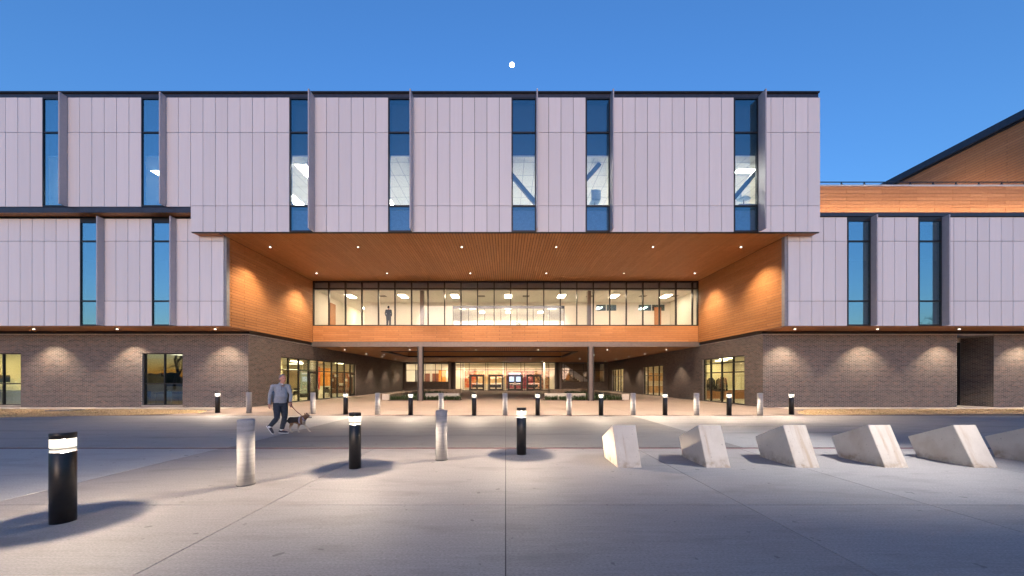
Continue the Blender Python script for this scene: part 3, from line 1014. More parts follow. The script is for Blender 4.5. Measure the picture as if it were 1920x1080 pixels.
# ------------------------------------------------------------------ WING SOFFITS over the brick base
for sx in (-1, 1):
    a, b = sorted((sx * (XI - 0.03), sx * 36))
    mb = MB()
    for c in plank_cells(a, b, YW + 0.04, YK + 0.03, 0.158, 1.93):
        mb.box(c[0], c[1], c[2], c[3], ZS - 0.022, ZS)
    kind(mb.build('soffit_strip', M['wood_dark'], bld), 'stuff')
    MB().box(a, b, YW + 0.05, YK + 0.3, ZS + 0.003, ZS + 0.018).build('soffit_deck', M['backing'], bld)
    a, b = sorted((sx * XK, sx * 36))
    MB().box(a, b, YK + 0.05, YK + 0.28, 4.255, ZS - 0.024).build('shadow_band', M['dark'], bld)
for x in (-36.6, -31.2, -26.0, -21.4, -16.0, 15.94, 20.5, 25.0, 29.6, 34):
    downlight(x, 19.75, ZS - 0.024, 1000, 104, 0.65)

# ------------------------------------------------------------------ BRICK BASE
HL = [(-21.0, -18.65, 0.12, 3.14), (-30.4, -28.0, 0.12, 3.14)]
HR = [(26.06, 28.2, 0.0, 4.25)]
HIL = [(23.7, 35.5, 0.02, 3.14)]
HIR = [(22.3, 27.0, 0.02, 3.14), (33.9, 38.6, 0.02, 3.0), (45.3, 49.8, 0.02, 3.0)]
bw = wall_holes(MB(), 'x', YK, YK + 0.3, -36, -XK, 0.0, 4.25, HL).build('brick_wall', M['mortar'], bld)
brickwork(bw, 'x', YK, -1, -34, -XK, 0.02, 4.25, HL)
bw = wall_holes(MB(), 'x', YK, YK + 0.3, XK, 36, 0.0, 4.25, HR).build('brick_wall', M['mortar'], bld)
brickwork(bw, 'x', YK, -1, XK, 34, 0.02, 4.25, HR)
bw = wall_holes(MB(), 'y', -XK - 0.3, -XK, YK + 0.3, YE, 0.0, 4.25, HIL).build('brick_wall', M['mortar'], bld)
brickwork(bw, 'y', -XK, 1, YK, YE, 0.02, 4.25, HIL)
bw = wall_holes(MB(), 'y', XK, XK + 0.3, YK + 0.3, YE, 0.0, 4.25, HIR).build('brick_wall', M['mortar'], bld)
brickwork(bw, 'y', XK, -1, YK, YE, 0.02, 4.25, HIR)
# door alcove on the right
mb = MB()
mb.box(28.2, 28.4, YK + 0.31, 22.5, 0, 4.25)
mb.box(25.8, 26.06, YK + 0.31, 22.5, 0, 4.25)
mb.box(26.06, 28.2, 22.25, 22.5, 3.9, 4.25)
bw = mb.build('brick_wall', M['mortar'], bld)
brickwork(bw, 'y', 28.2, -1, YK + 0.01, 22.2, 0.02, 4.18, [])
MB().box(26.07, 28.18, YK + 0.02, 22.24, 4.19, 4.245).build('alcove_ceiling', M['fin'], bld)
downlight(26.9, 21.6, 4.188, 24, 110, 0.6)
al = MB()
for a, b in ((26.08, 26.18), (27.0, 27.1), (28.06, 28.17)):
    al.box(a, b, 22.2, 22.3, 0.0, 3.9)
for z in (2.2, 3.0):
    al.box(26.18, 27.0, 22.205, 22.295, z, z + 0.09)
    al.box(27.1, 28.06, 22.205, 22.295, z, z + 0.09)
al = al.build('entry_frame', M['frame'], bld)
for a, b in ((26.18, 27.0), (27.1, 28.06)):
    boxpart('pane', a, b, 22.245, 22.257, 0.0, 3.9, M['glass_low'], al)
MB().box(25.8, 28.5, 22.6, 22.7, 0, 4.2).build('interior_wall', M['spandrel'], bld)
MB().box(26.06, 28.2, YK + 0.03, 22.2, -0.01, 0.025).build('threshold', M['walk'], bld)

# ---- glazed openings
def glazed_x(x0, x1, z0, z1, y, vs, hs, name='window', glass=None, fm=None):
    mb = MB()
    f = 0.055
    mb.box(x0, x0 + f, y, y + 0.12, z0, z1)
    mb.box(x1 - f, x1, y, y + 0.12, z0, z1)
    mb.box(x0 + f, x1 - f, y, y + 0.12, z0, z0 + f)
    mb.box(x0 + f, x1 - f, y, y + 0.12, z1 - f, z1)
    for h in hs:
        mb.box(x0 + f, x1 - f, y + 0.006, y + 0.11, h - 0.03, h + 0.03)
    zz = [z0 + f] + [q for h in hs for q in (h - 0.03, h + 0.03)] + [z1 - f]
    for v in vs:
        for a, b in zip(zz[0::2], zz[1::2]):
            mb.box(v - 0.03, v + 0.03, y + 0.002, y + 0.115, a, b)
    w = mb.build(name, fm or M['frame'], bld)
    xx = [x0 + f] + [q for v in vs for q in (v - 0.03, v + 0.03)] + [x1 - f]
    for a, b in zip(xx[0::2], xx[1::2]):
        for c, d in zip(zz[0::2], zz[1::2]):
            boxpart('pane', a, b, y + 0.05, y + 0.06, c, d, glass or M['glass_low'], w)
    return w
def glazed_y(y0, y1, z0, z1, x, vs, hs, name='storefront', glass=None):
    mb = MB()
    f = 0.06
    for v in [y0 + f / 2] + vs + [y1 - f / 2]:
        mb.box(x - 0.06, x + 0.06, v - f / 2, v + f / 2, z0, z1)
    vv = [y0 + f / 2] + vs + [y1 - f / 2]
    zl = [z0 + f / 2] + hs + [z1 - f / 2]
    for a, b in zip(vv[:-1], vv[1:]):
        for h in zl:
            mb.box(x - 0.055, x + 0.055, a + f / 2, b - f / 2, h - f / 2, h + f / 2)
    w = mb.build(name, M['frame'], bld)
    for a, b in zip(vv[:-1], vv[1:]):
        for c, d in zip(zl[:-1], zl[1:]):
            boxpart('pane', x - 0.005, x + 0.005, a + f / 2, b - f / 2, c + f / 2, d - f / 2, glass or M['glass_low'], w)
    return w
m_glass_sunset = m_glass('front_glass', (0.82, 0.88, 0.86), 0.16)
for h in HL:
    glazed_x(h[0] + 0.01, h[1] - 0.01, h[2], h[3], YK + 0.10, [(h[0] + h[1]) / 2 + 0.02], [1.37], glass=m_glass_sunset)
for x0, x1 in ((-21.0, -18.65), (-30.4, -28.0)):
    MB().box(x0, x1, YK - 0.03, YK + 0.22, 0.06, 0.118).build('sill', M['walk'], bld)
wY = lambda pxx: 672 * 14.9 / abs(948 - pxx)
vs = [wY(p) for p in (541.6, 561, 579.5, 595.5, 608.6, 622.5, 633.5, 646.6, 657.5)]
sf = glazed_y(23.7, 35.5, 0.02, 3.14, -XK - 0.1, vs, [2.27])
for a, b in ((vs[2], vs[3]), (vs[8], 35.44)):
    dr = MB().box(-XK - 0.06, -XK - 0.03, a + 0.05, a + 0.13, 0.06, 2.2).box(-XK - 0.06, -XK - 0.03, b - 0.13, b - 0.05, 0.06, 2.2)
    dr.box(-XK - 0.06, -XK - 0.03, a + 0.13, b - 0.13, 2.08, 2.2).box(-XK - 0.06, -XK - 0.03, a + 0.13, b - 0.13, 0.06, 0.25)
    dr = dr.build('door', M['frame'], bld)
    MB().tube([(-XK - 0.03, b - 0.2, 0.85), (-XK + 0.05, b - 0.2, 0.88), (-XK + 0.05, b - 0.2, 1.22), (-XK - 0.03, b - 0.2, 1.25)], 0.014, 8).build('handle', M['chrome'], dr)
def wYr(p):
    return 672 * 14.9 / (p - 948)
glazed_y(22.3, 27.0, 0.02, 3.14, XK + 0.1, [wYr(p) for p in (1374, 1352.5, 1332)][::1], [2.1, 2.75])
glazed_y(33.9, 38.6, 0.02, 3.0, XK + 0.1, [wYr(p) for p in (1235, 1224, 1214)], [2.05])
glazed_y(45.3, 49.8, 0.02, 3.0, XK + 0.1, [wYr(p) for p in (1163.4, 1158.5, 1153)], [2.05])

# ---- ground floor rooms
room(-33, -18.2, YK + 0.31, 28.8, 0.02, 3.3, M['wall_cream'], M['floor_in'], M['ceil'])
mb = MB()
mb.box(-18.06, -18.0, 21.1, 28.9, 0, 3.4)
mb.box(-26, -18.0, 28.9, 28.96, 0, 3.4)
mb.box(-26.06, -26, 28.9, 43, 0, 3.4)
mb.box(-26, -15.2, 43, 43.06, 0, 3.4)
mb.box(-18.0, -15.17, 21.1, 21.2, 0, 3.4)
mb.build('interior_wall', M['wall_cream'], bld)
MB().box(-26, -15.17, 21.1, 43, -0.04, 0.015).build('interior_floor', M['floor_in'], bld)
MB().box(-26, -15.17, 21.1, 43, 3.4, 3.46).build('interior_ceiling', M['ceil'], bld)
room(15.2, 25.6, 21.1, 33.0, 0.02, 3.3, M['wall_cream'], M['floor_in'], M['ceil'], front=True, left=False)
room(15.2, 24, 33.2, 44.0, 0.02, 3.3, M['wall_cream'], M['floor_in'], M['ceil'], left=False)
room(15.2, 24, 44.2, 51.9, 0.02, 3.3, M['wall_cream'], M['floor_in'], M['ceil'], left=False)
for x, y in ((-30.5, 23), (-26.5, 25), (-22, 24.5), (-31.5, 26.5)):
    troffer(x, y, 3.3, 0.6, 1.2, M['troffer_low'] if x < -29 else M['troffer_dim'], bld)
for x, y in ((-16.6, 25), (-16.6, 28.5), (-17, 31.5), (-20.5, 31.5), (-17, 35), (-20.5, 35), (-24, 35), (-18, 39), (-22, 39)):
    troffer(x, y, 3.4, 0.35, 1.4, M['troffer_low'], bld)
for x, y in ((17, 24), (20.5, 25.5), (17.5, 28.5), (22, 30), (19, 31.6)):
    troffer(x, y, 3.3, 0.3, 1.3, M['troffer_low'], bld)
for x, y in ((17, 36), (20, 36), (17, 40.5), (20, 40.5), (17, 46.5), (20, 47), (17.5, 50)):
    troffer(x, y, 3.3, 0.6, 1.2, M['troffer'], bld)

# ------------------------------------------------------------------ UNDERCROFT ceiling with its raised coffer
RX0, RX1, RY0, RY1 = -10.8, 6.15, 32.3, 39.8
cells = plank_cells(YG + 0.31, YE - 0.1, -XK + 0.03, XK - 0.03, 0.16, 1.93, 0.026)
mb = MB()
for a, b, c, d in cells:
    if c > RX0 - 0.3 and d < RX1 + 0.3:
        if b <= RY0 - 0.3 or a >= RY1 + 0.3:
            mb.box(c, d, a, b, ZU, ZU + 0.02)
        else:
            if a < RY0 - 0.3:
                mb.box(c, d, a, RY0 - 0.3, ZU, ZU + 0.02)
            if b > RY1 + 0.3:
                mb.box(c, d, RY1 + 0.3, b, ZU, ZU + 0.02)
    else:
        mb.box(c, d, a, b, ZU, ZU + 0.02)
kind(mb.build('ceiling_planking', M['wood_dark'], bld), 'stuff')
mb = MB()
for q in ((-XK, RX0, YG + 0.31, YE), (RX1, XK, YG + 0.31, YE), (RX0, RX1, YG + 0.31, RY0), (RX0, RX1, RY1, YE)):
    mb.box(q[0], q[1], q[2], q[3], ZU + 0.024, ZU + 0.06)
mb.box(-XK, XK, YG + 0.4, YE, 5.1, 5.2)
mb.build('ceiling_deck', M['backing'], bld)
mb = MB()
mb.box(RX0 - 0.32, RX1 + 0.32, RY0 - 0.32, RY0, ZU - 0.05, ZU + 0.1)
mb.box(RX0 - 0.32, RX1 + 0.32, RY1, RY1 + 0.32, ZU - 0.05, ZU + 0.1)
mb.box(RX0 - 0.32, RX0, RY0, RY1, ZU - 0.05, ZU + 0.1)
mb.box(RX1, RX1 + 0.32, RY0, RY1, ZU - 0.05, ZU + 0.1)
mb.build('coffer_trim', M['dark'], bld)
mb = MB()
mb.box(RX0 - 0.02, RX1 + 0.02, RY1 + 0.02, RY1 + 0.05, ZU + 0.1, 5.08)
mb.box(RX0 - 0.02, RX1 + 0.02, RY0 - 0.05, RY0 - 0.02, ZU + 0.1, 5.08)
mb.box(RX0 - 0.05, RX0 - 0.02, RY0 - 0.05, RY1 + 0.05, ZU + 0.1, 5.08)
mb.box(RX1 + 0.02, RX1 + 0.05, RY0 - 0.05, RY1 + 0.05, ZU + 0.1, 5.08)
mb.build('coffer_side', M['wood'], bld)
mb = MB()
for a, b, c, d in plank_cells(RY0 - 0.02, RY1 + 0.02, RX0 - 0.02, RX1 + 0.02, 0.16, 1.93, 0.012):
    mb.box(c, d, a, b, 5.05, 5.07)
kind(mb.build('coffer_planking', M['wood_dark'], bld), 'stuff')
MB().box(RX0 + 0.1, RX1 - 0.1, RY0 + 0.02, RY0 + 0.1, ZU + 0.11, ZU + 0.14).build('cove_strip', M['cove'], bld)
for sx in (-1, 1):
    for y in (30.3, 35.0, 39.5, 44.2, 48.9):
        downlight(sx * 13.6, y, ZU - 0.001, 640, 88, 0.55)
for x, y in ((-8.1, 30.3), (-2.5, 30.3), (2.76, 30.3), (8.6, 30.3), (-8.0, 43.5), (-3.0, 43.5), (3.0, 43.5), (9.0, 43.5), (9.0, 36.5), (-12.2, 36), (-5, 48.9), (0, 48.9), (5, 48.9)):
    downlight(x, y, ZU - 0.001, 250, 130, 0.8)

# steel columns at the bridge edge and at the entrance
def hcol(x, y, w, d, z1, mat_f, mat_w):
    c = MB().box(x - w / 2, x - w / 2 + 0.055, y - d / 2, y + d / 2, 0.0, z1).box(x + w / 2 - 0.055, x + w / 2, y - d / 2, y + d / 2, 0.0, z1)
    c = c.build('column', mat_f, bld)
    MB().box(x - w / 2 + 0.056, x + w / 2 - 0.056, y - 0.06, y - 0.03, 0.0, z1).build('column_web', mat_w, c)
for x in (-6.52, 6.52):
    hcol(x, YG - 0.0, 0.40, 0.40, ZU - 0.014, M['steel_dark'], M['steel'])  # dark flanges against the paler web put the column's shading into colour
for x in (-7.95, 7.8):
    hcol(x, 51.0, 0.42, 0.4, ZU - 0.01, M['steel_dark'], M['steel'])

# ------------------------------------------------------------------ ENTRANCE WALL at the back
HE = [(-14.5, -8.3, 1.28, 3.95), (-7.3, 7.2, 0.0, 4.1), (8.2, 14.35, 1.28, 3.95)]
bw = wall_holes(MB(), 'x', YE, YE + 0.3, -XK, XK, 0.0, ZU + 0.1, HE).build('brick_wall', M['mortar'], bld)
brickwork(bw, 'x', YE, -1, -XK, XK, 0.02, ZU, HE + [(-8.3, -7.3, 0, 5), (7.2, 8.2, 0, 5)])
for a, b in ((-8.28, -7.32), (7.22, 8.18)):
    MB().box(a, b, YE - 0.02, YE - 0.001, 0.0, ZU - 0.001).build('cladding', M['dark'], bld)
glazed_x(-14.5, -8.3, 1.28, 3.95, YE + 0.08, [-13.05, -11.7, -10.2, -9.3], [3.0], glass=M['glass_clear'])
glazed_x(8.2, 14.35, 1.28, 3.95, YE + 0.08, [8.55, 9.9, 11.3, 12.7], [2.95], glass=M['glass_clear'])
eX = lambda p: (p - 948) / 12.92
vs = [eX(740 + q / 6) for q in (742, 768, 838, 1024, 1048, 1233, 1258, 1420, 1463, 1660, 1735)]
glazed_x(-7.3, 7.2, 0.02, 4.1, YE + 0.08, vs, [3.05, 3.75], 'entrance_glazing', glass=M['glass_clear'])
for a, b in ((845, 1012), (1055, 1225), (1268, 1440), (1482, 1650)):
    x0, x1 = eX(740 + a / 6), eX(740 + b / 6)
    fr = MB().box(x0, x0 + 0.14, YE - 0.35, YE - 0.2, 0.0, 2.36).box(x1 - 0.14, x1, YE - 0.35, YE - 0.2, 0.0, 2.36)
    fr.box(x0 + 0.14, x1 - 0.14, YE - 0.35, YE - 0.2, 2.2, 2.36)
    fr.box(x0, x0 + 0.05, YE - 0.2, YE + 0.07, 0.0, 2.36).box(x1 - 0.05, x1, YE - 0.2, YE + 0.07, 0.0, 2.36)
    fr.box(x0 + 0.05, x1 - 0.05, YE - 0.2, YE + 0.07, 2.3, 2.36)
    fr = fr.build('door_frame', M['frame'], bld)
    mid = (x0 + x1) / 2
    for l, r, hx in ((x0 + 0.15, mid - 0.005, mid - 0.09), (mid + 0.005, x1 - 0.15, mid + 0.09)):
        lf = MB().box(l, l + 0.13, YE - 0.31, YE - 0.26, 0.02, 2.19).box(r - 0.13, r, YE - 0.31, YE - 0.26, 0.02, 2.19)
        lf.box(l + 0.13, r - 0.13, YE - 0.31, YE - 0.26, 2.05, 2.19).box(l + 0.13, r - 0.13, YE - 0.31, YE - 0.26, 0.02, 0.28)
        lf = lf.build('door', M['frame'], bld)
        boxpart('pane', l + 0.13, r - 0.13, YE - 0.29, YE - 0.28, 0.28, 2.05, M['glass_clear'], lf)
        MB().box(l + 0.13, r - 0.13, YE - 0.33, YE - 0.312, 1.0, 1.05).build('push_bar', M['chrome'], lf)
        MB().box(hx - 0.015, hx + 0.015, YE - 0.37, YE - 0.35, 0.85, 1.25).build('handle', M['chrome'], lf)
# lobby
room(-XK, XK, YE + 0.31, 62.0, 0.02, 4.3, M['wall_white'], M['floor_in'], M['ceil'])
for x in (-12, -9, -5, -1.5, 2.0, 5.5):
    for y in (54, 58.5):
        troffer(x, y, 4.3, 0.6, 1.2, M['troffer_lobby'], bld)
art = [(-6.7, -4.5, 0.35, 3.0, [(0.35, (0.45, 0.05, 0.03)), (0.5, (0.62, 0.14, 0.05)), (0.56, (0.75, 0.42, 0.16)), (0.64, (0.10, 0.05, 0.03))], 1.6, 3),
       (-4.48, 0.1, 0.9, 3.0, [(0.3, (0.80, 0.50, 0.20)), (0.55, (0.85, 0.62, 0.32)), (0.64, (0.72, 0.28, 0.10))], 0.6, 9),
       (0.12, 4.6, 0.2, 3.0, [(0.38, (0.05, 0.05, 0.05)), (0.46, (0.33, 0.04, 0.06)), (0.56, (0.50, 0.09, 0.12)), (0.62, (0.62, 0.50, 0.40))], 1.9, 17),
       (4.62, 7.0, 0.2, 3.0, [(0.4, (0.06, 0.05, 0.035)), (0.5, (0.50, 0.20, 0.07)), (0.58, (0.66, 0.46, 0.25)), (0.64, (0.20, 0.09, 0.04))], 1.9, 25),
       (8.6, 10.6, 0.9, 3.4, [(0.36, (0.62, 0.16, 0.05)), (0.5, (0.72, 0.33, 0.12)), (0.6, (0.10, 0.06, 0.04))], 1.3, 31)]
for i, (a, b, c, d, st, s_, sd_) in enumerate(art):
    MB().box(a, b, 57.5, 57.6, c, d).build('mural_panel', m_mural('mural_%d' % i, st, s_, sd_), bld)
MB().box(-6.9, 7.1, 57.62, 57.9, 0.02, 4.3).build('interior_wall', M['wall_cream'], bld)
for x in (-6.4, -0.35, 5.9):
    MB().box(x - 0.12, x + 0.12, 54.6, 54.85, 0.02, 4.29).build('inner_column', M['white'], bld)
tv = empty('display_screen', (1.45, 56.6, 0), 'pale blue lit display screen seen through the third pair of doors', 'screen')
localpart(MB().box(-1.0, 1.0, 0.02, 0.08, 0.75, 2.75), 'housing', M['frame'], tv)
localpart(MB().box(-0.95, 0.95, 0.0, 0.019, 1.3, 2.5), 'screen', M['screen'], tv)
localpart(MB().box(-0.95, 0.95, 0.0, 0.019, 2.56, 2.7), 'header_screen', m_emit('header_glow', (1.0, 0.72, 0.66), 0.3), tv)
for i, (x, n, lab) in enumerate(((-4.3, 4, 'low bench with dark seats behind the leftmost entrance doors'), (-1.6, 3, 'low bench with dark seats behind the second entrance doors'), (4.1, 4, 'low bench with dark seats behind the rightmost entrance doors'))):
    t = empty('lobby_bench', (x, 55.2, 0.02), lab, 'bench', 'benches in the lobby')
    localpart(MB().box(-0.9, 0.9, -0.25, 0.25, 0.38, 0.46), 'seat', M['black'], t)
    localpart(MB().box(-0.9, 0.9, 0.2, 0.26, 0.46, 0.85), 'backrest', M['black'], t)
    for q in (-0.8, 0.8):
        localpart(MB().box(q - 0.03, q + 0.03, -0.2, 0.2, 0.0, 0.38), 'leg', M['chrome'], t)
# left lobby bay: pilasters and tinted panels; right lobby bay: stair
MB().box(-13.9, -13.2, 55.0, 55.2, 0.02, 3.0).build('wall_panel', M['fin'], bld)
MB().box(-12.9, -10.6, 57.0, 57.1, 0.02, 2.6).build('wall_panel', simple('maroon_panel', (0.24, 0.09, 0.07), 0.7), bld)
MB().box(-11.4, -11.1, 54.0, 54.2, 0.02, 4.29).build('inner_column', M['white'], bld)
MB().box(-10.5, -9.3, 56.2, 56.3, 0.02, 3.1).build('wall_panel', M['orangewall'], bld)
MB().box(-9.25, -8.3, 55.5, 55.6, 0.02, 2.6).build('wall_panel', M['wall_cream'], bld)
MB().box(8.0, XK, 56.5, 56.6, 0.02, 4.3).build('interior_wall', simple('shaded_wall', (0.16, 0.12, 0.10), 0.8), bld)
st = MB()
for i in range(14):
    st.box(8.6 + i * 0.32, 8.6 + (i + 1) * 0.32, 54.6, 56.0, 3.5 - (i + 1) * 0.22, 3.5 - i * 0.22)
st = st.build('stair', M['wall_cream'], bld)
rl = MB()
rl.v += [(8.6, 54.5, 3.3), (13.2, 54.5, 0.15), (13.2, 54.5, 1.1), (8.6, 54.5, 4.2), (8.6, 54.56, 3.3), (13.2, 54.56, 0.15), (13.2, 54.56, 1.1), (8.6, 54.56, 4.2)]
rl.f += [(0, 1, 2, 3), (7, 6, 5, 4), (0, 4, 5, 1), (1, 5, 6, 2), (2, 6, 7, 3), (3, 7, 4, 0)]
rl.build('balustrade', M['fin'], st)

# ------------------------------------------------------------------ PLANTERS of limestone blocks in the undercroft
def rough_block(x0, x1, y0, y1, z0, z1, amp=0.035, n=0.16):
    """a split-faced stone: gridded box pushed in and out by noise"""
    bm = bmesh.new()
    bmesh.ops.create_cube(bm, size=1)
    for v in bm.verts:
        v.co = Vector(((v.co.x + 0.5) * (x1 - x0) + x0, (v.co.y + 0.5) * (y1 - y0) + y0, (v.co.z + 0.5) * (z1 - z0) + z0))
    cuts = {0: int((x1 - x0) / n), 1: int((y1 - y0) / n), 2: int((z1 - z0) / n)}
    for ax in (0, 1, 2):
        es = [e for e in bm.edges if abs((e.verts[0].co - e.verts[1].co)[ax]) > 1e-4]
        if cuts[ax] > 0:
            bmesh.ops.subdivide_edges(bm, edges=es, cuts=min(cuts[ax], 16), use_grid_fill=True)
    c = Vector(((x0 + x1) / 2, (y0 + y1) / 2, (z0 + z1) / 2))
    off = random.uniform(0, 50)
    for v in bm.verts:
        d = mnoise.noise_vector(v.co * 3.1 + Vector((off, 0, 0))) * amp + mnoise.noise_vector(v.co * 9 + Vector((0, off, 0))) * amp * 0.5
        if v.co.z > z1 - 1e-4:
            d = d * 0.3
        if v.co.z < z0 + 1e-4:
            d.z = 0
        v.co += d
    me = bpy.data.meshes.new('stone')
    bm.to_mesh(me)
    bm.free()
    me.materials.append(M['lime_rough'])
    return me

def seat_wall(sx, label):
    o = empty('seat_wall', (sx * 9.5, 28.4, 0), label, 'stone wall', 'stone seat walls of the planting beds')
    y, x = 28.62, sx * 9.45
    k = 0
    while y < 42.5:
        ln = random.uniform(2.5, 3.1)
        dx = -sx * (0.02 * (y - 28.6))
        zt = 0.49 if y > 39 and k % 2 == 0 else 0.45
        link('stone_block', rough_block(x + dx - 0.27, x + dx + 0.27, y + 0.012, y + ln - 0.012, 0.0, zt), o)\
            .location = -o.location
        y += ln
        k += 1
    localpart(MB().box(-0.28, 0.28, -0.02, 0.20, 0.0, 0.47), 'sawn_end', M['lime_pale'], o, loc=(0, 0, 0))
    return o
seat_wall(-1, 'low rough limestone wall with pale sawn end, left of the planting before the entrance')
seat_wall(1, 'low rough limestone wall with pale sawn end, right of the planting before the entrance')

def sawn_block(x0, x1, y0, y1, h, label, rough=False):
    o = empty('limestone_bench', ((x0 + x1) / 2, (y0 + y1) / 2, 0), label, 'stone bench', 'limestone benches of the planting beds')
    a, b = (x1 - x0) / 2, (y1 - y0) / 2
    if rough:
        m = rough_block(-a, a, -b, b, 0.0, h)
        link('rough_stone', m, o, (0, 0, 0), True)
    else:
        p = localpart(MB().box(-a, a, -b, b, 0.0, h), 'sawn_stone', M['lime_pale'], o)
        bv = p.modifiers.new('bevel', 'BEVEL')
        bv.width = 0.012
    return o
sawn_block(-6.5, -3.75, 29.0, 29.55, 0.5, 'pale smooth limestone bench behind the left bed of border grass')
sawn_block(3.15, 6.45, 28.8, 29.35, 0.5, 'pale smooth limestone bench behind the right bed of border grass')
sawn_block(-8.7, -5.2, 41.6, 42.2, 0.5, 'rough tan limestone bench far back left near the entrance doors', True)
sawn_block(5.2, 8.7, 41.6, 42.2, 0.5, 'rough tan limestone bench far back right near the entrance doors', True)

def bed(x0, x1, y0, y1, label, nt):
    o = kind(MB().box(x0, x1, y0, y1, -0.01, 0.03).build('planting_soil', M['soil']), 'structure')
    mb = MB()
    for t in range(nt):
        tx, ty = random.uniform(x0 + 0.1, x1 - 0.1), random.uniform(y0 + 0.05, y1 - 0.05)
        hh = random.uniform(0.22, 0.42)
        for b_ in range(random.randint(14, 22)):
            a = random.uniform(0, 2 * pi)
            lean = random.uniform(0.06, 0.3)
            w = random.uniform(0.008, 0.016)
            h = hh * random.uniform(0.6, 1.1)
            q = len(mb.v)
            ca, sa = cos(a), sin(a)
            for r_, z_, ww in ((0.01, 0.02, w), (lean * 0.45, h * 0.72, w), (lean, h * random.uniform(0.75, 1.0), w * 0.3)):
                mb.v += [(tx + r_ * ca - ww * sa, ty + r_ * sa + ww * ca, z_), (tx + r_ * ca + ww * sa, ty + r_ * sa - ww * ca, z_)]
            mb.f += [(q, q + 1, q + 3, q + 2), (q + 2, q + 3, q + 5, q + 4)]
    kind(tag(mb.build('border_grass', M['lily']), label, 'border grass'), 'stuff')
bed(-9.15, -3.5, 27.75, 28.95, 'dark green border grass in front of the left pale bench', 170)
bed(-9.1, -6.6, 29.0, 41.4, 'dark green planting running back along the left stone wall', 240)
bed(3.0, 9.15, 27.75, 28.75, 'dark green border grass in front of the right pale bench', 160)
bed(6.6, 9.1, 29.0, 41.4, 'dark green planting running back along the right stone wall', 240)

# ------------------------------------------------------------------ BOLLARDS
def bollard_lamp(x, y, label, group, energy=9.0):
    o = empty('bollard_light', (x, y, 0), label, 'bollard light', group)
    return o
def build_black():
    o = empty('bollard_light', (0, 0, 0), 'x', 'bollard light')
    localpart(MB().lathe([(0.104, 0.0), (0.104, 0.786), (0.099, 0.791), (0.03, 0.791), (0.02, 0.80)], 36), 'post', M['bollard_black'], o, True)
    cp = localpart(MB().lathe([(0.09, 0.939), (0.104, 0.940), (0.1045, 0.999), (0.100, 1.006)], 40), 'cap', M['bollard_black'], o)
    for f in cp.data.polygons:
        f.use_smooth = len(f.vertices) == 4
    for f in o.children[0].data.polygons:
        f.use_smooth = len(f.vertices) == 4
    def lens_mat(name, mixf, strength):
        lens = bpy.data.materials.new(name)
        lens.use_nodes = True
        nt = lens.node_tree
        nt.nodes.clear()
        out = nt.nodes.new('ShaderNodeOutputMaterial')
        tr = N(nt, 'BsdfTransparent', Color=(0.97, 0.97, 0.95, 1))
        em = N(nt, 'Emission', Color=(1.0, 0.88, 0.70, 1), Strength=strength)
        mx = N(nt, 'MixShader')
        mx.inputs[0].default_value = mixf
        L(nt, tr.outputs[0], mx.inputs[1]); L(nt, em.outputs[0], mx.inputs[2])
        gl = N(nt, 'BsdfGlossy', Roughness=0.03)
        m2 = N(nt, 'MixShader')
        m2.inputs[0].default_value = 0.05
        L(nt, mx.outputs[0], m2.inputs[1]); L(nt, gl.outputs[0], m2.inputs[2])
        L(nt, m2.outputs[0], out.inputs[0])
        return lens
    n = 40
    for z0_, z1_, mt_ in ((0.8401, 0.9385, lens_mat('frosted_lens', 0.40, 0.55)), (0.792, 0.8199, lens_mat('lens_rim', 0.26, 0.34)), (0.820, 0.840, lens_mat('louvre_band', 0.45, 0.012))):
        mb = MB()
        for r, z in ((0.100, z0_), (0.100, z1_)):
            for i in range(n):
                mb.v.append((r * cos(2 * pi * i / n), r * sin(2 * pi * i / n), z))
        for i in range(n):
            j = (i + 1) % n
            mb.f.append((i, j, n + j, n + i))
        localpart(mb, 'glass_ring', mt_, o, True)
    d_ = bpy.data.lights.new('lamp', 'POINT')
    d_.energy = 150 * K
    d_.use_nodes = True                     # optics throw most light outward, little straight down
    ln = d_.node_tree
    le_ = ln.nodes['Emission']
    tc_ = N(ln, 'TexCoord')
    sp_ = N(ln, 'SeparateXYZ')
    L(ln, tc_.outputs['Normal'], sp_.inputs[0])
    zz_ = math_n(ln, 'POWER', math_n(ln, 'ABSOLUTE', sp_.outputs[2]), 2.2)
    mr_ = N(ln, 'MapRange', _interpolation_type='SMOOTHSTEP')
    L(ln, math_n(ln, 'ABSOLUTE', sp_.outputs[2]), mr_.inputs['Value'])
    mr_.inputs['From Min'].default_value = 0.05
    mr_.inputs['From Max'].default_value = 0.46
    L(ln, math_n(ln, 'MULTIPLY', mr_.outputs[0], math_n(ln, 'DIVIDE', 1.0, math_n(ln, 'ADD', zz_, 0.05))), le_.inputs['Strength'])
    d_.color = (1.0, 0.80, 0.62)
    d_.shadow_soft_size = 0.017
    localpart(MB().lathe([(0.045, 0.9388), (0.045, 0.937), (0.02, 0.936)], 24), 'led_disc', M['led'], o)
    link('lamp', d_, o, (0, 0, 0.918), True)
    return o
def build_white():
    o = empty('bollard', (0, 0, 0), 'x', 'bollard')
    p = localpart(MB().lathe([(0.114, 0.0), (0.114, 0.985), (0.104, 0.997)], 36), 'post', M['bollard_white'], o)
    for f in p.data.polygons:
        f.use_smooth = len(f.vertices) == 4
    localpart(MB().lathe([(0.122, 0.0), (0.122, 0.004)], 28), 'joint_ring', M['joint'], o)
    return o
protoB, protoW = build_black(), build_white()
used = {'B': 0, 'W': 0}
def put(kd, x, y, label, group):
    pr = protoB if kd == 'B' else protoW
    o = pr if used[kd] == 0 else copy_tree(pr)
    used[kd] = 1
    o.location = (x, y, 0.002 if y > 15.9 else 0)
    o.rotation_euler = (0, 0, random.uniform(0, 6.28))
    tag(o, label, 'bollard light' if kd == 'B' else 'bollard', group)
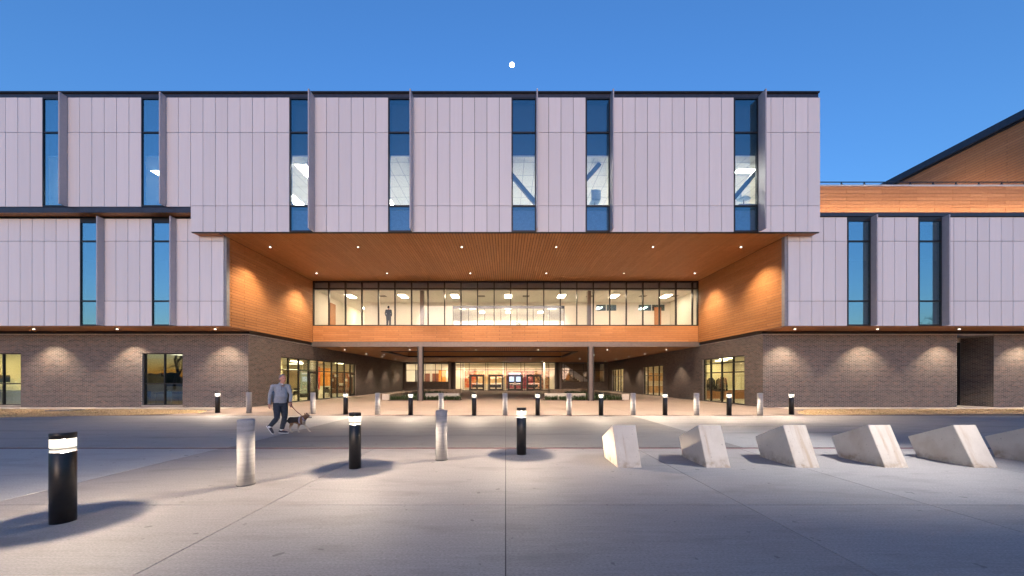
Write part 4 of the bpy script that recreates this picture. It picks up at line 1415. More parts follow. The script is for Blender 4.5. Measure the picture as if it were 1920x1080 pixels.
GBN, GWN = 'lit black bollards in the foreground', 'white concrete bollards in the foreground'
GBF, GWF = 'lit black bollards along the plaza edge', 'white concrete bollards along the plaza edge'
put('B', -5.0, 4.05, 'large lit black bollard nearest the camera, at far left of the foreground', GBN)
put('B', -2.73, 6.5, 'lit black bollard between the two foreground white bollards', GBN)
put('B', 0.34, 7.7, 'lit black foreground bollard nearest the row of limestone wedges', GBN)
put('W', -3.97, 5.48, 'large white concrete bollard nearest the camera, in front of the man with dog', GWN)
put('W', -1.28, 7.17, 'white concrete bollard in the foreground, just right of a lit black bollard', GWN)
far_b = [(408, 17.4, 'small lit black bollard at left end of row, against brick wall by the window'),
         (648, 16.65, 'small lit black bollard before the left storefront, second black from left in row'),
         (770, 16.3, 'small lit black bollard left of the left steel column'),
         (889, 16.1, 'small lit black bollard before the left entrance doors, with pale sticker marks'),
         (1008, 16.1, 'small lit black bollard before the right entrance doors'),
         (1127, 16.1, 'small lit black bollard just right of the right steel column'),
         (1247, 16.2, 'small lit black bollard before the right inner brick wall between glazed doors'),
         (1367, 16.15, 'small lit black bollard before the large right storefront window'),
         (1484, 16.5, 'small lit black bollard at right end of row, beside dry grass')]
far_w = [(467, 17.3, 'small white bollard at left end of row, before the left brick corner'),
         (587, 16.9, 'small white bollard right behind the walking dog'),
         (708, 16.45, 'small white bollard before the pale end of the left stone wall'),
         (827, 16.25, 'small white bollard directly behind the taller foreground white bollard'),
         (947, 16.15, 'small white bollard on the centre line before the entrance doors'),
         (1067, 16.15, 'small white bollard before the right pale limestone bench'),
         (1187, 16.2, 'small white bollard by the pale end of the right stone wall'),
         (1306, 16.15, 'small white bollard just left of the large right storefront window'),
         (1425, 16.2, 'small white bollard at right end of row, before the right brick corner')]
for p_, y_, lb in far_b:
    put('B', (p_ - 948) * y_ / 672, y_, lb, GBF)
for p_, y_, lb in far_w:
    put('W', (p_ - 948) * y_ / 672, y_, lb, GWF)

# ------------------------------------------------------------------ LIMESTONE WEDGES: sawn blocks tipped back and sunk in the paving
def wedge(x, label, dz=0.0, ry=0.0):
    prof = [(0.0, -0.06), (-0.025, 0.0), (0.31, 0.74), (1.08, 0.40), (0.91, 0.0), (0.885, -0.06)]
    prof = [(0.0, 0.0), (0.31, 0.74), (1.08, 0.40), (0.91, 0.0)]
    bm = bmesh.new()
    w = 0.434
    a = [bm.verts.new((0, y, z)) for y, z in prof]
    b = [bm.verts.new((w, y, z)) for y, z in prof]
    bm.faces.new(a)
    bm.faces.new(b[::-1])
    for i in range(4):
        j = (i + 1) % 4
        bm.faces.new((a[j], a[i], b[i], b[j]))
    bmesh.ops.recalc_face_normals(bm, faces=bm.faces)
    bmesh.ops.bevel(bm, geom=[e for e in bm.edges if max(v.co.z for v in e.verts) > 0.01], offset=0.007, segments=2, affect='EDGES')
    me = bpy.data.meshes.new('stone_wedge')
    bm.to_mesh(me)
    bm.free()
    me.materials.append(M['lime'])
    o = link('stone_wedge', me, None, (x, 6.52, dz))
    o.rotation_euler = (0, 0, ry)
    tag(o, label, 'stone block', 'tipped limestone blocks in a row')
wl = ['tipped limestone block at left end of row, nearest the lit black bollard', 'second tipped limestone block from the left, with rust streak down its face',
      'third tipped limestone block from the left, with thin brown seam', 'fourth tipped limestone block from the left, with pale ochre streaks',
      'fifth tipped limestone block, last one fully inside the view', 'sixth tipped limestone block, cut off by the right edge']
for i, lb in enumerate(wl):
    wedge(2.04 + i * 1.622, lb, 0, random.uniform(-0.01, 0.01))

# street lamp just outside the right edge; it throws the shadows of the wedges to the left
sl = empty('street_lamp', (10.6, 6.2, 0), 'tall dark street lamp at the right edge of the forecourt', 'street lamp')
localpart(MB().lathe([(0.16, 0), (0.16, 0.3), (0.075, 0.32), (0.055, 7.4)], 16), 'pole', M['bollard_black'], sl)
localpart(MB().box(-0.62, 0.06, -0.16, 0.16, 7.4, 7.5), 'head', M['bollard_black'], sl)
localpart(MB().box(-0.58, -0.12, -0.12, 0.12, 7.39, 7.399), 'lens', M['lens'], sl)
d = bpy.data.lights.new('lamp', 'SPOT')
d.energy = 5600 * K; d.spot_size = R(62); d.spot_blend = 0.95; d.color = (1.0, 0.96, 0.92); d.shadow_soft_size = 0.05
o = link('lamp', d, sl, (-0.35, 0, 7.35), True)
o.rotation_euler = Vector((-4.3, 2.0, -7.35)).to_track_quat('-Z', 'Y').to_euler()

# ------------------------------------------------------------------ FURNITURE seen through the glass
def chair(x, y, rz, label, z=0.02):
    o = empty('chair', (x, y, z), label, 'chair', 'pale classroom chairs', rz)
    s = MB()
    s.box(-0.22, 0.22, -0.21, 0.21, 0.43, 0.46)
    localpart(s, 'seat', M['chair'], o)
    b = MB()
    for i in range(4):
        a0, a1 = -0.23 + i * 0.115, -0.23 + (i + 1) * 0.115
        b.box(a0, a1, 0.2 - 0.03 * (i in (1, 2)), 0.225 - 0.03 * (i in (1, 2)) + 0.03 * (i in (1, 2)), 0.52, 0.88)
    localpart(b, 'backrest', M['chair'], o)
    for sx in (-1, 1):
        for sy in (-1, 1):
            localpart(MB().tube([(sx * 0.2, sy * 0.18, 0.43), (sx * 0.23, sy * 0.25, 0.0)], 0.012, 8), 'leg', M['chrome'], o)
        localpart(MB().tube([(sx * 0.21, 0.2, 0.43), (sx * 0.215, 0.23, 0.56)], 0.012, 8), 'back_post', M['chrome'], o)
    return o
chair(-22.1, 22.2, pi + 0.25, 'pale chair at left behind the front window glass')
chair(-20.75, 22.3, pi - 0.1, 'pale chair in the middle behind the front window glass')
chair(-20.0, 22.9, pi - 0.3, 'pale chair at right edge behind the front window glass')
chair(-20.6, 24.0, 0.2, 'pale chair on the far side of the dark table, behind the window')
t = empty('table', (-21.6, 23.4, 0.02), 'dark topped classroom table behind the front window', 'table')
localpart(MB().box(-1.0, 1.0, -0.4, 0.4, 0.70, 0.74), 'tabletop', M['black'], t)
for sx in (-0.9, 0.9):
    for sy in (-0.33, 0.33):
        localpart(MB().tube([(sx, sy, 0), (sx, sy, 0.70)], 0.022, 8), 'leg', M['chrome'], t)
MB().box(-28.9, -28.84, 23.6, 28.79, 0.03, 3.28).build('interior_wall', M['wall_cream'], bld)
MB().box(-27.1, -27.04, 21.05, 22.6, 0.03, 3.28).build('interior_wall', M['wall_cream'], bld)
t = empty('picture', (-26.6, 28.74, 2.15), 'small colourful framed picture high on the classroom wall', 'picture')
localpart(MB().box(-1.0, 1.0, 0, 0.04, -0.28, 0.28), 'frame', M['frame'], t)
localpart(MB().box(-0.94, 0.94, -0.006, -0.001, -0.22, 0.22), 'print', m_mural('print', [(0.4, (0.05, 0.05, 0.06)), (0.5, (0.6, 0.1, 0.06)), (0.55, (0.5, 0.5, 0.5)), (0.62, (0.08, 0.15, 0.3))], 4, 2), t)
t = empty('chalkboard', (-23.95, 26.2, 0.02), 'dark board standing on the right inside the front window', 'board')
localpart(MB().box(-0.95, 0.95, 0, 0.06, 1.1, 2.25), 'board', M['black'], t)
for q in (-0.8, 0.8):
    localpart(MB().box(q - 0.03, q + 0.03, 0.0, 0.05, 0, 0.9), 'leg', M['chrome'], t)
t = empty('cabinet', (-30.0, 21.9, 0.02), 'pale built in cabinet inside the leftmost window', 'cabinet')
localpart(MB().box(-1.6, 2.2, 0.0, 0.5, 0.08, 0.9), 'body', M['white'], t)
for q in range(5):
    localpart(MB().box(-1.58 + q * 0.75, -0.86 + q * 0.75, -0.02, -0.001, 0.12, 0.88), 'cupboard_door', M['white'], t)
localpart(MB().box(-1.62, 2.22, -0.03, 0.52, 0.901, 0.935), 'worktop', M['wall_grey'], t)
t = empty('notice', (-29.35, YK + 0.19, 1.45), 'small printed notices taped inside the leftmost window', 'notice')
for q in (0, 0.33):
    localpart(MB().box(q - 0.15, q + 0.14, 0, 0.004, 0.0, 0.42), 'sheet', m_mural('notice_print_%d' % int(q * 3), [(0.42, (0.05, 0.06, 0.06)), (0.5, (0.25, 0.28, 0.27)), (0.56, (0.07, 0.08, 0.08))], 22, 4 + q), t)
# storefront lounge on the left
t = empty('display_wall', (-19.2, 35.6, 0.02), 'bright red display wall seen through the left storefront', 'display wall')
localpart(MB().box(-0.6, 0.65, 0, 0.2, 0.6, 2.9), 'red_panel', M['redwall'], t)
localpart(MB().box(-0.6, 0.65, 0.02, 0.22, 0.0, 0.598), 'plinth', M['white'], t)
t = empty('display_wall', (-20.6, 39.8, 0.02), 'orange display wall at right in the left storefront', 'display wall')
localpart(MB().box(-0.9, 1.1, 0, 0.2, 0.9, 2.9), 'orange_panel', M['orangewall'], t)
localpart(MB().box(-0.9, 1.1, 0.02, 0.22, 0.0, 0.898), 'plinth', M['white'], t)
t = empty('display_shelf', (-18.9, 41.8, 0.02), 'dark shelving with pale goods at the right of the left storefront', 'shelving')
localpart(MB().box(-2.2, 1.2, 0, 0.4, 0.0, 2.4), 'body', simple('shelf_brown', (0.20, 0.08, 0.05), 0.7), t)
for q in range(6):
    localpart(MB().box(-2.1 + q * 0.55, -1.7 + q * 0.55, -0.15, -0.001, 0.9 + 0.5 * (q % 3), 1.2 + 0.5 * (q % 3)), 'goods', M['white'], t)
for x, y in ((-15.9, 29.8), (-18.3, 33.0)):
    MB().box(x - 0.22, x + 0.22, y - 0.22, y + 0.22, 0.02, 3.39).build('inner_column', M['steel'], bld)
lampcol = empty('light_column', (-18.2, 32.3, 0.02), 'tall pale glowing column inside the left storefront', 'light column')
localpart(MB().box(-0.2, 0.2, -0.2, 0.2, 0.35, 2.5), 'shade', m_emit('column_glow', (0.85, 0.80, 0.45), 0.07), lampcol)
localpart(MB().box(-0.26, 0.26, -0.26, 0.26, 0.0, 0.349), 'base', M['black'], lampcol)
for i, (x, y, lab) in enumerate(((-17.4, 29.6, 'upper yellow ring pendant inside the left storefront'), (-18.2, 30.2, 'lower yellow ring pendant inside the left storefront'))):
    t = empty('ring_pendant', (x, y, 2.9 - 0.45 * i), lab, 'pendant lamp', 'ring pendants in the left storefront')
    mb = MB()
    n = 28
    mb.tube([(0.55 * cos(2 * pi * q / n), 0.55 * sin(2 * pi * q / n), 0) for q in range(n + 1)], 0.035, 8, (0, 0, 1))
    localpart(mb, 'ring', m_emit('ring_glow', (1, 0.85, 0.5), 0.5), t)
    localpart(MB().box(-0.008, 0.008, -0.008, 0.008, 0.03, 0.5 + 0.45 * i), 'cord', M['black'], t)
def cafe_set(x, y, lab, rz=0.0):
    t = empty('cafe_table', (x, y, 0.02), lab, 'table', 'tables behind the glass of the inner storefronts', rz)
    localpart(MB().lathe([(0.4, 0.72), (0.4, 0.75)], 20), 'tabletop', M['white'], t)
    localpart(MB().lathe([(0.28, 0.0), (0.05, 0.03), (0.035, 0.72)], 16), 'pedestal', M['chrome'], t)
def stool(x, y, lab, rz=0.0):
    o = empty('side_chair', (x, y, 0.02), lab, 'chair', 'dark chairs behind the glass of the inner storefronts', rz)
    localpart(MB().box(-0.22, 0.22, -0.22, 0.22, 0.42, 0.47), 'seat', M['black'], o)
    localpart(MB().box(-0.22, 0.22, 0.19, 0.225, 0.471, 0.88), 'backrest', M['black'], o)
    for sx in (-0.19, 0.19):
        for sy in (-0.19, 0.19):
            localpart(MB().tube([(sx, sy, 0.42), (sx * 1.15, sy * 1.15, 0)], 0.012, 8), 'leg', M['chrome'], o)
cafe_set(-16.3, 28.2, 'round white table nearest the left storefront glass')
cafe_set(-16.5, 33.6, 'round white table at the far end of the left storefront')
stool(-16.0, 27.0, 'dark chair nearest the camera inside the left storefront', 2.6)
stool(-16.9, 29.0, 'dark chair beside the near round table in the left storefront', 0.6)
stool(-16.2, 32.6, 'dark chair just before the far round table in the left storefront', 3.0)
stool(-17.1, 34.2, 'dark chair behind the far round table in the left storefront', 0.3)
# right storefront room
t = empty('counter', (18.2, 30.2, 0.02), 'long low counter with pale top in the large right storefront', 'counter')
localpart(MB().box(-1.6, 2.6, -0.35, 0.35, 0.0, 0.74), 'body', M['doorwood'], t)
localpart(MB().box(-1.65, 2.65, -0.4, 0.4, 0.741, 0.79), 'worktop', M['white'], t)
for x, y, rz, lab in ((16.2, 27.0, 0.3, 'dark coat stand nearest the glass of the large right storefront'), (17.3, 28.4, 1.1, 'dark coat stand in the middle of the large right storefront'), (16.6, 29.0, 2.0, 'dark coat stand at left in the large right storefront')):
    o = empty('coat_stand', (x, y, 0.02), lab, 'coat stand', 'dark coat stands in the right storefront', rz)
    localpart(MB().lathe([(0.22, 0.0), (0.03, 0.03), (0.022, 1.8)], 14), 'pole', M['black'], o)
    for q in range(3):
        a = q * 2.1
        mb = MB().tube([(0.12 * cos(a), 0.12 * sin(a), 1.72), (0.16 * cos(a), 0.16 * sin(a), 1.5), (0.2 * cos(a), 0.2 * sin(a), 1.1), (0.21 * cos(a), 0.21 * sin(a), 0.7)], [(0.05, 0.04), (0.2, 0.07), (0.18, 0.08), (0.22, 0.07)], 12)
        localpart(mb, 'coat', M['silh'], o, True)
t = empty('wall_cabinet', (20.6, 43.4, 0.02), 'honey coloured birch wall cabinets and counter in the middle right glazed opening', 'cabinet')
for q in range(6):
    localpart(MB().box(-3.2 + q * 1.05, -2.17 + q * 1.05, 0.05, 0.5, 1.45, 2.4), 'upper_cupboard', M['birch'], t)
    localpart(MB().box(-3.2 + q * 1.05, -2.17 + q * 1.05, 0.0, 0.5, 0.0, 0.86), 'lower_cupboard', M['birch'], t)
localpart(MB().box(-3.3, 3.2, -0.05, 0.52, 0.861, 0.91), 'worktop', M['white'], t)
# upstairs: chairs and plants against the strip windows
def lounge_chair(x, y, z, rz, lab):
    o = empty('lounge_chair', (x, y, z), lab, 'chair', 'blue grey chairs behind the upper windows', rz)
    localpart(MB().box(-0.24, 0.24, -0.24, 0.24, 0.42, 0.5), 'seat', M['chair'], o)
    b = MB().tube([(-0.25, 0.26, 0.72), (0, 0.31, 0.72), (0.25, 0.26, 0.72)], [(0.26, 0.03)] * 3, 12, (0, 0, 1))
    localpart(b, 'backrest', M['chair'], o, True)
    localpart(MB().lathe([(0.26, 0), (0.035, 0.05), (0.03, 0.42)], 14), 'pedestal', M['chrome'], o)
lounge_chair(12.85, 19.35, 10.9, 0.5, 'blue grey chair behind the rightmost upper strip window')
lounge_chair(4.8, 19.3, 10.72, 3.14, 'blue grey chair behind the upper strip window right of centre')
for x0_, lab in ((12.85, 'low dark plinth under the chair in the rightmost upper window'), (4.8, 'low dark plinth under the chair in the upper window right of centre')):
    zt = 10.9 if x0_ > 10 else 10.72
    t = empty('plinth', (x0_, 19.35, 10.47), lab, 'plinth', 'plinths behind the upper windows')
    localpart(MB().box(-0.5, 0.5, -0.42, 0.42, 0.0, zt - 10.47 - 0.002), 'top', M['wall_grey'], t)
def leafy(x, y, z, hgt, rad, n, lab, name='potted_plant'):
    o = empty(name, (x, y, z), lab, 'plant', None)
    localpart(MB().lathe([(0.14, 0), (0.19, 0.34), (0.16, 0.345)], 16), 'pot', M['wall_grey'], o)
    mb = MB()
    for i in range(n):
        a, u = random.uniform(0, 2 * pi), random.random()
        r_ = rad * sqrt(random.random()) * (0.5 + 0.5 * u)
        p = Vector((r_ * cos(a), r_ * sin(a), 0.35 + hgt * u))
        d1 = Vector((random.gauss(0, 1), random.gauss(0, 1), random.gauss(0, 0.6))).normalized() * 0.07
        d2 = d1.cross(Vector((random.gauss(0, 1), random.gauss(0, 1), random.gauss(0, 1)))).normalized() * 0.03
        mb.quad(tuple(p - d1), tuple(p + d2), tuple(p + d1), tuple(p - d2))
    localpart(mb, 'foliage', M['plant'], o)
    localpart(MB().tube([(0, 0, 0.3), (0.02, 0.01, 0.35 + hgt * 0.8)], [0.015, 0.006], 6), 'stem', M['bark'], o)
leafy(-10.25, 19.35, 10.47, 1.2, 0.34, 130, 'small leafy plant low behind the third upper strip window from left')
leafy(4.25, 19.5, 10.47, 1.9, 0.22, 90, 'thin hanging plant beside the brace in the upper window right of centre')
leafy(1.15, 31.2, 5.69, 0.6, 0.3, 140, 'round leafy plant on the corridor floor in the middle of the bridge')

# ------------------------------------------------------------------ PEOPLE AND DOG
def finger(mb, base, dirs, r=0.0095):
    p = [Vector(base)]
    for d_, l in dirs:
        p.append(p[-1] + Vector(d_).normalized() * l)
    mb.tube(p, [r, r, r * 0.9, r * 0.75][:len(p)], 8)

def hand(mb, wrist, along, palm_n, side, curl=0.5):
    """palm, four unequal bent fingers and a thumb leaving the side of the palm"""
    al, pn = Vector(along).normalized(), Vector(palm_n).normalized()
    sd_ = al.cross(pn).normalized() * side
    w = Vector(wrist)
    mb.tube([w - al * 0.01, w + al * 0.03, w + al * 0.085], [(0.026, 0.018), (0.038, 0.016), (0.040, 0.014)], 10, sd_)
    for i, (o_, l) in enumerate(((0.030, 0.036), (0.010, 0.041), (-0.010, 0.038), (-0.029, 0.030))):
        b = w + al * 0.08 + sd_ * o_
        c1 = (al + pn * curl * 0.7)
        c2 = (al + pn * curl * 1.8)
        c3 = (al * 0.5 + pn * curl * 2.6)
        finger(mb, b, ((c1, l), (c2, l * 0.75), (c3, l * 0.6)))
    finger(mb, w + al * 0.02 + sd_ * 0.03, ((al * 0.6 + sd_ * 0.8 + pn * 0.3, 0.04), (al + sd_ * 0.25 + pn * 0.5, 0.03), (al + pn * 0.7, 0.022)), 0.011)

def head_mesh(mb, c, f, up=Vector((0, 0, 1))):
    """skull, face, nose, brow, chin and ears; c is the head centre and f the facing direction"""
    f = Vector(f).normalized()
    s = up.cross(f).normalized()
    yaw = math.atan2(f.y, f.x)
    rot = (0, 0, yaw)
    P_ = lambda a, b, z: tuple(Vector(c) + f * a + s * b + up * z)
    mb.ell(P_(-0.005, 0, 0.03), (0.098, 0.076, 0.095), rot)
    mb.ell(P_(0.025, 0, -0.035), (0.068, 0.060, 0.085), rot)
    mb.ell(P_(0.048, 0, -0.092), (0.036, 0.034, 0.026), rot)
    mb.ell(P_(0.078, 0, 0.022), (0.018, 0.05, 0.014), rot)
    mb.tube([P_(0.082, 0, 0.012), P_(0.105, 0, -0.022), P_(0.095, 0, -0.032)], [0.010, 0.016, 0.012], 8)
    for q in (-1, 1):
        mb.ell(P_(0.058, q * 0.038, -0.02), (0.028, 0.02, 0.024), rot)
        mb.ell(P_(-0.012, q * 0.079, -0.008), (0.02, 0.009, 0.032), rot)
    return P_, s, rot

def build_person(root, J, skin, shirt, pants, hair, voxel=0.008, detail=True):
    V = {k: Vector(v) for k, v in J.items() if isinstance(v, tuple)}
    side = (V['shL'] - V['shR']).normalized()
    mb = MB()
    mb.tube([V['pelvis'] + Vector((0, 0, -0.08)), V['pelvis'], V['belly'], V['chest'], V['neck0'] - Vector((0, 0, 0.02)), V['neck0']],
            [(0.12, 0.09), (0.13, 0.095), (0.13, 0.095), (0.13, 0.09), (0.06, 0.055), (0.058, 0.055)], 18, side)
    mb.tube([V['neck0'] - Vector((0, 0, 0.05)), V['head'] - Vector((0, 0, 0.07))], [0.062, 0.055], 14)
    P_, s, rot = head_mesh(mb, V['head'], J['face'])
    for q in 'RL':
        mb.tube([V['neck0'] * 0.4 + V['sh' + q] * 0.6 + Vector((0, 0, -0.04)), V['sh' + q] + Vector((0, 0, -0.02)), V['el' + q], V['wr' + q]], [0.04, 0.044, 0.038, 0.028], 12)
        hand(mb, V['wr' + q], J['hd' + q], J['pn' + q], 1 if q == 'R' else -1, J.get('curl' + q, 0.45))
        mb.tube([V['hip' + q] + Vector((0, 0, 0.04)), V['kn' + q], V['an' + q]], [0.083, 0.053, 0.036], 12)
        mb.tube([V['an' + q] + Vector((0, 0, -0.01)), V['to' + q]], [0.038, 0.03], 10)
    body = soften(localpart(mb, 'body', skin, root), voxel, 3)
    # pullover: torso and sleeves
    mb = MB()
    hem = V['pelvis'] + Vector((0, 0, -0.03))
    mb.tube([hem, V['pelvis'] + Vector((0, 0, 0.06)), V['belly'], V['chest'], V['chest'] + Vector((0, 0, 0.10)), V['neck0'] + Vector((0, 0, -0.015))],
            [(0.168, 0.126), (0.172, 0.134), (0.170, 0.146), (0.166, 0.122), (0.122, 0.094), (0.068, 0.064)], 22, side)
    for q in 'RL':
        e, w = V['el' + q], V['wr' + q]
        s0 = V['sh' + q]
        mb.tube([V['neck0'] * 0.55 + s0 * 0.45 + Vector((0, 0, -0.035)), V['neck0'] * 0.2 + s0 * 0.8 + Vector((0, 0, -0.02)), s0 * 0.93 + e * 0.07, s0 * 0.75 + e * 0.25, s0 * 0.45 + e * 0.55, e, e * 0.4 + w * 0.6, w - (w - e).normalized() * 0.015],
                [0.058, 0.064, 0.066, 0.062, 0.056, 0.050, 0.045, 0.039], 14)
    for q in 'RL':
        mb.ell(tuple(V['sh' + q] + Vector((0, 0, -0.018))), (0.068, 0.068, 0.066))
    sh = soften(localpart(mb, 'pullover', shirt, root), voxel, 18, 0.6)
    if J.get('folds', 1):
        tx = bpy.data.textures.new('cloth_folds', 'CLOUDS')
        tx.noise_scale = 0.09
        dm = sh.modifiers.new('folds', 'DISPLACE')
        dm.texture = tx
        dm.strength = 0.016
        dm.mid_level = 0.5
    mb = MB()
    mb.tube([V['pelvis'] + Vector((0, 0, -0.12)), V['pelvis'] + Vector((0, 0, 0.05))], [(0.15, 0.115), (0.146, 0.11)], 18, side)
    for q in 'RL':
        h, k_, a = V['hip' + q], V['kn' + q], V['an' + q]
        mb.tube([h + Vector((0, 0, 0.06)), h * 0.7 + k_ * 0.3, k_, k_ * 0.5 + a * 0.5, a + (k_ - a).normalized() * 0.03], [0.102, 0.100, 0.076, 0.070, 0.060], 14)
    pt = soften(localpart(mb, 'trousers', pants, root), voxel, 4)
    tx = bpy.data.textures.new('trouser_folds', 'CLOUDS')
    tx.noise_scale = 0.08
    dm = pt.modifiers.new('folds', 'DISPLACE')
    dm.texture = tx
    dm.strength = 0.016
    # hair cap
    mb = MB()
    mb.ell(P_(-0.020, 0, 0.047), (0.094, 0.080, 0.088), rot)
    mb.ell(P_(-0.050, 0, 0.0), (0.062, 0.077, 0.080), rot)
    localpart(mb, 'hair', hair, root, True)
    return P_, s, rot, V

def shoes(root, J, mat, sole):
    for q in 'RL':
        a, t_ = Vector(J['an' + q]), Vector(J['to' + q])
        d_ = (t_ - a)
        fwd = Vector((d_.x, d_.y, 0)).normalized() if J.get('flat' + q, True) else d_.normalized()
        if 'fw' + q in J:
            fwd = Vector(J['fw' + q]).normalized()
        up = Vector((0, 0, 1)) if J.get('flat' + q, True) else fwd.cross(Vector(J['sidev'])).normalized()
        if up.z < 0:
            up = -up
        heel = Vector(J['heel' + q])
        mb = MB()
        mb.tube([heel - fwd * 0.0 + up * 0.055, heel + fwd * 0.05 + up * 0.062, heel + fwd * 0.14 + up * 0.052, heel + fwd * 0.24 + up * 0.038, heel + fwd * 0.285 + up * 0.032],
                [(0.033, 0.036), (0.039, 0.048), (0.044, 0.042), (0.045, 0.028), (0.022, 0.014)], 12, up.cross(fwd))
        mb.tube([heel + fwd * 0.05 + up * 0.06, a + up * 0.02], [0.042, 0.046], 12)
        sh = soften(localpart(mb, 'shoe', mat, root), 0.007, 2)
        mb = MB()
        mb.tube([heel + fwd * -0.012 + up * 0.012, heel + fwd * 0.05 + up * 0.012, heel + fwd * 0.2 + up * 0.012, heel + fwd * 0.285 + up * 0.014, heel + fwd * 0.3 + up * 0.018],
                [(0.024, 0.012), (0.039, 0.012), (0.047, 0.012), (0.040, 0.011), (0.015, 0.008)], 12, up.cross(fwd))
        localpart(mb, 'sole', sole, sh, True)

man = empty('person', (-6.68, 10.63, 0), 'grey haired man in grey pullover and dark trousers walking a dog', 'person')
f45 = (sin(R(42)), -cos(R(42)), 0)
J = dict(pelvis=(0.0, 0.0, 0.94), belly=(0.03, -0.01, 1.10), chest=(0.0, 0.0, 1.32), neck0=(0.035, -0.005, 1.475), head=(0.080, -0.02, 1.630), face=(0.90, -0.40, 0.02),
         shR=(-0.142, -0.130, 1.418), elR=(-0.200, -0.170, 1.135), wrR=(-0.215, -0.18, 0.875), hdR=(0.05, -0.02, -1), pnR=(0.5, 0.8, 0), curlR=0.6,
         shL=(0.150, 0.125, 1.425), elL=(0.235, 0.13, 1.14), wrL=(0.275, 0.03, 0.925), hdL=(0.45, -0.3, -0.6), pnL=(-0.5, 0.2, -0.8), curlL=0.9,
         hipR=(-0.055, -0.075, 0.86), knR=(-0.035, -0.10, 0.475), anR=(-0.245, -0.10, 0.225), toR=(-0.20, -0.105, 0.10),
         hipL=(0.065, 0.065, 0.86), knL=(0.085, 0.07, 0.475), anL=(-0.005, 0.07, 0.10), toL=(0.12, 0.05, 0.04),
         flatR=False, flatL=True, heelR=(-0.338, -0.10, 0.225), heelL=(-0.075, 0.075, 0.002), sidev=(0, 1, 0))
P_, s_, rot_, V = build_person(man, J, M['skin'], M['shirt'], M['jeans'], M['hair_grey'])
Jn = dict(J)
Jn['fwR'] = (0.61, -0.02, -0.79)
shoes(man, Jn, M['shoe'], M['sole'])
localpart(MB().tube([V['neck0'] + Vector((0, 0, -0.035)), V['neck0'] + Vector((0.004, -0.004, 0.012)), V['neck0'] + Vector((0.008, -0.006, 0.028))], [0.085, 0.074, 0.071], 18), 'collar', M['shirt'], man, True)
localpart(MB().ell(tuple(V['neck0'] + Vector((0.040, -0.036, -0.004))), (0.032, 0.032, 0.030)), 'undershirt', M['tee'], man, True)
mb = MB().tube([V['neck0'] + Vector((0.062, -0.058, -0.03)), V['chest'] + Vector((0.082, -0.088, 0.06)), V['chest'] + Vector((0.096, -0.102, -0.03))], [0.005, 0.006, 0.005], 6)
localpart(mb, 'zip', M['shirt_dark'], man)
mb = MB().tube([V['shR'] + Vector((0.02, -0.03, -0.16)), V['chest'] * 0.3 + V['belly'] * 0.7 + Vector((-0.15, -0.085, -0.02)), V['pelvis'] + Vector((-0.145, -0.088, 0.0))], [(0.03, 0.03), (0.04, 0.04), (0.038, 0.042)], 10)
localpart(mb, 'side_panel', M['shirt_dark'], man, True)
for q in (-1, 1):
    localpart(MB().ell(P_(0.083, q * 0.032, 0.006), (0.008, 0.010, 0.007), rot_), 'eye', M['eye'], man)
localpart(MB().ell(P_(0.086, 0, -0.062), (0.008, 0.026, 0.006), rot_), 'mouth', M['lip'], man)
mb = MB()
for a_, b_ in (((-0.3, -0.10, 0.20), (-0.26, -0.10, 0.235)),):
    mb.tube([Vector(J['anR']) + Vector((0, 0, -0.04)), Vector(J['anR']) + Vector((0.0, 0, 0.02))], [0.05, 0.05], 12)
localpart(mb, 'sock', M['tee'], man, True)
localpart(MB().tube([Vector(J['anL']) + Vector((0, 0, -0.01)), Vector(J['anL']) + Vector((0.0, 0, 0.05))], [0.048, 0.048], 12), 'sock', M['tee'], man, True)

# dog, walking to the right
def m_dog():
    m, nt, b = nmat('dog_coat')
    tc = N(nt, 'TexCoord')
    sp = N(nt, 'SeparateXYZ')
    L(nt, tc.outputs['Object'], sp.inputs[0])
    nz = noise_n(nt, tc.outputs['Object'], 9, 4)
    nn = math_n(nt, 'MULTIPLY_ADD', nz, 0.12, -0.06)
    x = math_n(nt, 'ADD', sp.outputs[0], nn)
    z = math_n(nt, 'ADD', sp.outputs[2], nn)
    white, tan, black = (0.42, 0.37, 0.31), (0.19, 0.105, 0.055), (0.022, 0.018, 0.017)
    # legs pale, higher up tan
    c = mixc(nt, ramp(nt, z, [(0.10, (0, 0, 0)), (0.24, (1, 1, 1))]), white, tan)
    # black saddle over the back, from rump to shoulders
    sad = math_n(nt, 'MULTIPLY', math_n(nt, 'GREATER_THAN', z, 0.305), math_n(nt, 'LESS_THAN', x, 0.10))
    c = mixc(nt, sad, c, black)
    # pale chest
    ch = math_n(nt, 'MULTIPLY', math_n(nt, 'GREATER_THAN', x, 0.17), math_n(nt, 'LESS_THAN', z, 0.36))
    c = mixc(nt, ch, c, white)
    # pale muzzle and blaze
    mz = math_n(nt, 'GREATER_THAN', x, 0.365)
    c = mixc(nt, mz, c, white)
    fur = N(nt, 'TexNoise', Scale=55, Detail=4)
    mp = N(nt, 'Mapping')
    mp.inputs['Scale'].default_value = (0.5, 1.5, 1.5)
    L(nt, tc.outputs['Object'], mp.inputs[0])
    L(nt, mp.outputs[0], fur.inputs['Vector'])
    c = mixc(nt, 0.35, c, mixc(nt, fur.outputs['Fac'], (0.02, 0.02, 0.02), c))
    L(nt, c, b.inputs['Base Color'])
    b.inputs['Roughness'].default_value = 0.9
    bump(nt, b, fur.outputs['Fac'], 0.6, 0.01)
    return m
dog = empty('dog', (-6.34, 10.92, 0), 'black tan and white dog in grey harness walking on a leash', 'dog')
mb = MB()
S = (0, 1, 0)
